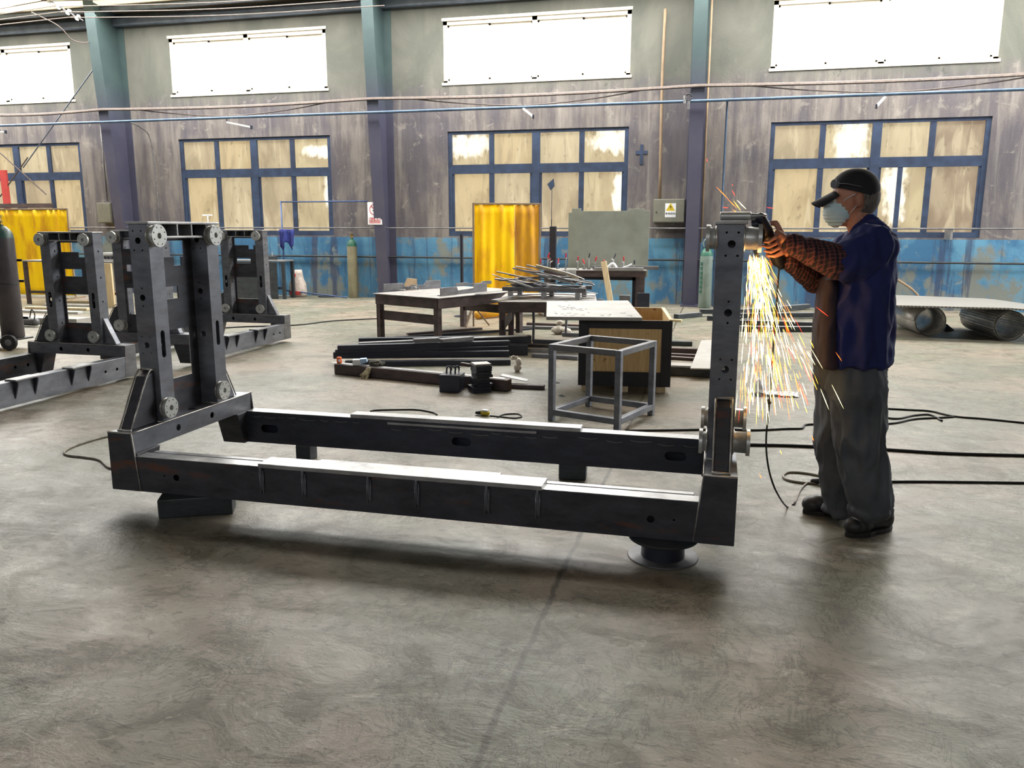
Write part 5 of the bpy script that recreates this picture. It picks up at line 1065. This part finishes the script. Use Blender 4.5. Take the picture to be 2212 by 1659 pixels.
r = thing('white_rag', 'stained white rag and wrapper hanging at the right end of the profile pile', 'rag', tuple(G(1118, 803))); b = MB(); b.ball((0, 0, .04), (.04, .03, .04), 10); b.ball((.01, .01, .10), (.03, .03, .045), 10); b.ball((-.04, .03, .14), (.04, .03, .02), 10); o = b.build('rag_cloth', M['rag'], r, smooth='all')
for v in o.data.vertices: v.co += V(noise.noise(v.co*30), noise.noise(v.co*30+V(5, 0, 0)), noise.noise(v.co*30+V(0, 7, 0)))*.018
for i, (x_, y_) in enumerate(((1203, 827), (1213, 855), (1162, 838), (1123, 897))):
    p = G(x_, y_); rr = .03 if i < 3 else .06; b = MB(); b.lathe([(rr*.6, 0), (rr, 0), (rr, .006), (rr*.6, .006)], 28)
    b = MB(); n_ = 28; vs = []
    for k_ in range(n_):
        a_ = 2*PI*k_/n_
        for (q_, z_) in ((rr*.62, 0), (rr, 0), (rr, .006), (rr*.62, .006)): vs.append((q_*math.cos(a_), q_*math.sin(a_), z_))
    b._f(vs, [(4*k_+j, 4*((k_+1) % n_)+j, 4*((k_+1) % n_)+(j+1) % 4, 4*k_+(j+1) % 4) for k_ in range(n_) for j in range(4)]); 
    if i < 3: o = b.build('steel_washer', M['greybar' if i < 2 else 'bright'], smooth=True); o.location = p; tag(o, ('steel washer on the floor left of the crate, farther of the two dark ones', 'steel washer on the floor left of the crate, nearer of the two dark ones', 'bright washer on the floor right of the stacked plates')[i], 'washer', 'washers on the floor')

# ------------------------------------------------------------ profiles right of the crate
RP = [((1452, 742), (1466, 741), .05, .03), ((1452, 748), (1495, 747), .09, .055), ((1452, 768), (1508, 764), .09, .06), ((1452, 766), (1508, 775), .07, .045), ((1452, 775), (1500, 779), .08, .03)]
for i, ((xa, ya), (xb, yb), w_, h_) in enumerate(RP):
    b_ = G(xb, yb); a_ = b_+V(-.75, .06*(i-2), 0); o = MB().bar((a_.x, a_.y, h_/2+.001*i), (b_.x, b_.y, h_/2+.001*i), w_, h_).build('steel_bar', M['brownsteel' if i > 1 else 'blocksteel'], bevel=.004); tag(o, 'steel bar end jutting out behind the crate, %s from the back' % ORD[i], 'steel bar', 'bars jutting out behind the crate')
p, q = G(1452, 812), G(1580, 812); o = MB().box(p.x-.1, q.x, p.y, p.y+.25, 0, .095).build('box_section', M['blocksteel'], bevel=.006); tag(o, 'wide dark box section on the floor behind the right upright', 'steel section')
pq = [G(1491, 796, .105), G(1539, 797, .105), G(1550, 735, .105), G(1515, 735, .105)]; o = MB().prism([(v.x, v.y, .096) for v in pq], (0, 0, .012)).build('sloping_plate', M['lidwhite'], bevel=.002); tag(o, 'pale flat plate lying on the box section beside the right upright', 'steel plate')
o = MB().box(G(1452, 800).x-.1, G(1495, 800).x, p.y+.02, p.y+.2, .096, .104).build('white_sheet', M['lidwhite']); tag(o, 'white sheet on the box section right of the crate', 'sheet')
# far profiles along the wall side
FP = [((1460, 689), (1512, 684), 0), ((1512, 684), (1560, 684), .05), ((1527, 692), (1600, 694), 0), ((1600, 680), (1745, 668), 0.02), ((1540, 690), (1762, 688), .02), ((1560, 700), (1757, 704), 0), ((1580, 706), (1772, 712), 0.03), ((1600, 716), (1790, 717), 0)]
for i, ((xa, ya), (xb, yb), z_) in enumerate(FP):
    a_, b_ = G(xa, ya), G(xb, yb); hh_ = .075 if i not in (5,) else .04; o = MB().bar((a_.x, a_.y, z_+hh_/2), (b_.x, b_.y, z_+hh_/2), .1, hh_).build('steel_profile', M['blocksteel'], bevel=.004); MB().bar((a_.x, a_.y, z_+hh_+.002), (b_.x, b_.y, z_+hh_+.002), .085, .004).build('bright_top', M['bright'], o); tag(o, 'long grey steel profile on the floor behind the sparks, %s from the wall side' % ORD[i], 'steel profile', 'profiles stacked behind the sparks')
tag(MB().obox(tuple(G(1462, 692, .02)), (.16, .07, .035), (0, 0, -.2)).build('timber_piece', M['wood'], bevel=.003), 'small timber piece on the floor behind the crate', 'timber')
tag(MB().obox(tuple(G(1612, 706, .02)), (.12, .1, .035), (0, 0, .2)).build('timber_piece', M['wood'], bevel=.003), 'small timber packer under the far profiles', 'timber')

# ------------------------------------------------------------ mesh rolls and sheet at the right
f1, f2_ = G(2006, 728), G(2178, 738); bk2 = G(2104, 714); dd = V(bk2.x-f2_.x, bk2.y-f2_.y, 0)
Lr = 1.25; dd.normalize()
for i, (f_, Rr) in enumerate(((f1, .212), (f2_, .205))):
    r = thing('mesh_roll', ('left roll of fine steel mesh with a hollow dark end', 'right ribbed roll of steel mesh at the right edge')[i], 'mesh roll', (f_.x, f_.y, 0), group='rolls of steel mesh')
    b = MB(); n_ = 72; vs = []; turns = 2.2
    N_ = int(n_*turns)
    for k_ in range(N_+1):
        a_ = 2*PI*k_/n_; rr = Rr-.016*(k_/n_)+(.004*(k_ % 2) if i == 1 else 0)
        c_ = V(-dd.y, dd.x, 0)*(rr*math.cos(a_))+V(0, 0, Rr+rr*math.sin(a_)); vs += [c_, c_+dd*Lr]
    b._f(vs, [(2*k_, 2*k_+1, 2*k_+3, 2*k_+2) for k_ in range(N_)]); o = b.build('rolled_mesh', M['galv'], r, smooth='all' if i == 0 else False); s_ = o.modifiers.new('s', 'SOLIDIFY'); s_.thickness = .003
zs = .425
fa, fb = G(1900, 662, zs), G(2300, 672, zs); ba = G(1880, 638, zs); bb = G(2230, 652, zs)
t = NT('welded_mesh_sheet'); x = t.xyz(); g1 = t.math('SUBTRACT', t.math('FRACT', t.math('MULTIPLY', t.math('ADD', x[0], t.math('MULTIPLY', x[1], .25)), 22)), .5); g2 = t.math('SUBTRACT', t.math('FRACT', t.math('MULTIPLY', x[1], 14)), .5)
M['meshsheet'] = t.set(t.mix(t.ramp(t.math('ABSOLUTE', g1), .3, .36), lin((120, 118, 114)), lin((172, 170, 166))), .4, .5, t.math('ADD', t.ramp(t.math('ABSOLUTE', g1), .3, .4), t.ramp(t.math('ABSOLUTE', g2), .3, .4)), .4)
b = MB(); n_ = 14; vs = []
for i in range(n_+1):
    u = i/n_; sag = .0 if u < .75 else -(u-.75)*.25
    vs += [fa.lerp(fb, u)+V(0, 0, sag), ba.lerp(bb, u)+V(0, 0, sag), ba.lerp(bb, u)+V(0, 0, sag+.022), fa.lerp(fb, u)+V(0, 0, sag+.022)]
b._f(vs, [(4*k_+j, 4*k_+4+j, 4*k_+4+(j+1) % 4, 4*k_+(j+1) % 4) for k_ in range(n_) for j in range(4)]+[(0, 1, 2, 3), (4*n_+3, 4*n_+2, 4*n_+1, 4*n_)]); o = b.build('mesh_sheet_stack', M['meshsheet']); tag(o, 'flat stack of welded mesh sheets lying across the two rolls', 'mesh sheet')
o = MB().prism([G(2040, 715)-V(0, 0, 0), G(2062, 714), G(2046, 700, .1)], (0, .25, 0)).build('steel_wedge', M['blocksteel']); tag(o, 'dark steel wedge on the floor between the two mesh rolls', 'wedge')
q0, q1 = PY(1932, 601, -.5), PY(1982, 637, -.5); o = MB().tube([q0+V(-.2, 0, .02), q0, q1, q1+V(.02, .0, -q1.z+.02)], .02, 8, 4).build('bent_pipe', M['cardboard'], smooth='all'); tag(o, 'bent pale pipe leaning at the wall behind the worker', 'pipe')
q = PY(2043, 515, -.05); tag(MB().box(q.x-.02, q.x+.02, -.4, -.0, q.z-.02, q.z+.17).build('rail_bracket', M['bright']), 'pale rail bracket on the wall under the right low window', 'bracket')
# ------------------------------------------------------------ plastic film, cables and plugs on the floor
film = NT('clear_film'); film.b.inputs['Transmission Weight'].default_value = .45; film.b.inputs['Base Color'].default_value = (.95, .96, .97, 1); film.b.inputs['Roughness'].default_value = .12
p = G(1668, 852); b = MB(); vs = []; nu, nv = 34, 16
for i in range(nu+1):
    for j in range(nv+1):
        u, v_ = (i/nu-.5), (j/nv-.5); vs.append((u*.44, v_*.2+.03*noise.noise(V(u*6, v_*4, 3)), .006+max(0, .13*math.exp(-((u+.28)**2)/.02)*(1-abs(v_)*1.8))+.022*abs(noise.noise(V(u*11, v_*9, 0)))+.03*max(0, .5-abs(v_))*math.exp(-((u-.3)**2)/.03)))
b._f(vs, [(i*(nv+1)+j, (i+1)*(nv+1)+j, (i+1)*(nv+1)+j+1, i*(nv+1)+j+1) for i in range(nu) for j in range(nv)]); o = b.build('plastic_film', film.m, smooth='all'); o.location = (p.x, p.y, 0); s_ = o.modifiers.new('s', 'SOLIDIFY'); s_.thickness = .0012; tag(o, 'crumpled clear plastic film on the floor between upright and worker', 'plastic film')
def cord(lab, px_, rr=.0075, mat='rubber', name='power_cord', z_=None): o = MB().tube([G(x_, y_, rr) for x_, y_ in px_], rr, 8, 7).build(name, M[mat], smooth='all'); return tag(o, lab, 'cable', 'cables on the floor')
cord('black cable running from behind the right upright under the worker to the right', [(1350, 930), (1450, 929), (1560, 927), (1630, 929), (1700, 926), (1732, 925), (1742, 917), (1790, 917), (1850, 918), (1880, 916), (1930, 914), (1975, 905), (2030, 902), (2060, 900)])
cord('black cable looping to the right edge in the tangle behind the worker', [(1870, 880), (1960, 885), (2010, 888), (2060, 899), (2130, 905), (2230, 915)])
cord('black cable dipping through the tangle behind the worker', [(1870, 890), (1910, 901), (1940, 904), (1975, 897), (2010, 896), (2035, 909)])
cord('straight black cable crossing at knee level behind the worker', [(1600, 960), (1700, 962), (1800, 966), (1900, 970), (2050, 979), (2230, 984)], .010)
cord('straight black cable leading from the plug to the right edge', [(1790, 1040), (1850, 1042), (1950, 1040), (2080, 1041), (2230, 1043)], .007)
cord('grey and black cable loop by the far shoe of the worker', [(1795, 1032), (1740, 1022), (1705, 1020), (1692, 1027), (1700, 1036), (1730, 1042), (1768, 1044)], .0065, 'greycord')
cord('black cable loop behind the raised frame, left part', [(800, 888), (812, 886), (850, 885), (900, 885), (935, 891), (944, 896)], .006)
cord('short black cable loop beside the yellow plug', [(1058, 898), (1080, 900), (1110, 903), (1127, 900), (1118, 894), (1090, 895), (1074, 901)], .005)
cord('dark cable across the far floor behind the short frames', [(430, 712), (520, 706), (640, 702), (720, 693), (816, 688)], .010)
cord('grey cable looping out behind the left end of the raised frame', [(262, 940), (230, 943), (185, 955), (150, 968), (138, 978), (150, 984), (185, 988), (215, 994), (235, 1010), (262, 1012)], .0065, 'greycord')
for i, (x_, y_, lab) in enumerate(((1775, 1047, 'yellow and black cable plug by the far shoe of the worker'), (1042, 897, 'yellow and black cable plug on the floor behind the far beam'))):
    p = G(x_, y_); r = thing('cable_plug', lab, 'plug', tuple(p), -.15, 'cable plugs on the floor'); b = MB(); b.cap((0, 0, .02), (.045, 0, .02), .019, .019, 12); b.build('plug_body', M['yellowp'], r, smooth=True); b = MB(); b.cap((-.05, 0, .017), (-.01, 0, .02), .013, .018, 12); b.build('plug_collar', M['black'], r, smooth=True); MB().box(-.0, .05, -.02, .02, .034, .048).build('plug_cover', M['card'], r, .004)
# tripod stand and yellow roll under the tables
p = G(1023, 705); r = thing('tripod_stand', 'small wooden tripod stand under the work tables', 'stand', tuple(p)); 
for a_ in (.3, 2.4, 4.5): MB().bar((.02*math.cos(a_), .02*math.sin(a_), .29), (.24*math.cos(a_), .24*math.sin(a_), .012), .022, .022).build('leg', M['cardboard'], r)
MB().cyl((0, 0, .0), (0, 0, .3), .014).build('centre_post', M['cardboard'], r)
p = G(1045, 690); q = G(1085, 680); o = MB().cap((p.x-.1, p.y, .075), (q.x+.25, q.y, .085), .07, .06, 14).build('yellow_roll', M['yellow2'], smooth='all'); tag(o, 'rolled yellow curtain on the floor under the work tables', 'roll')
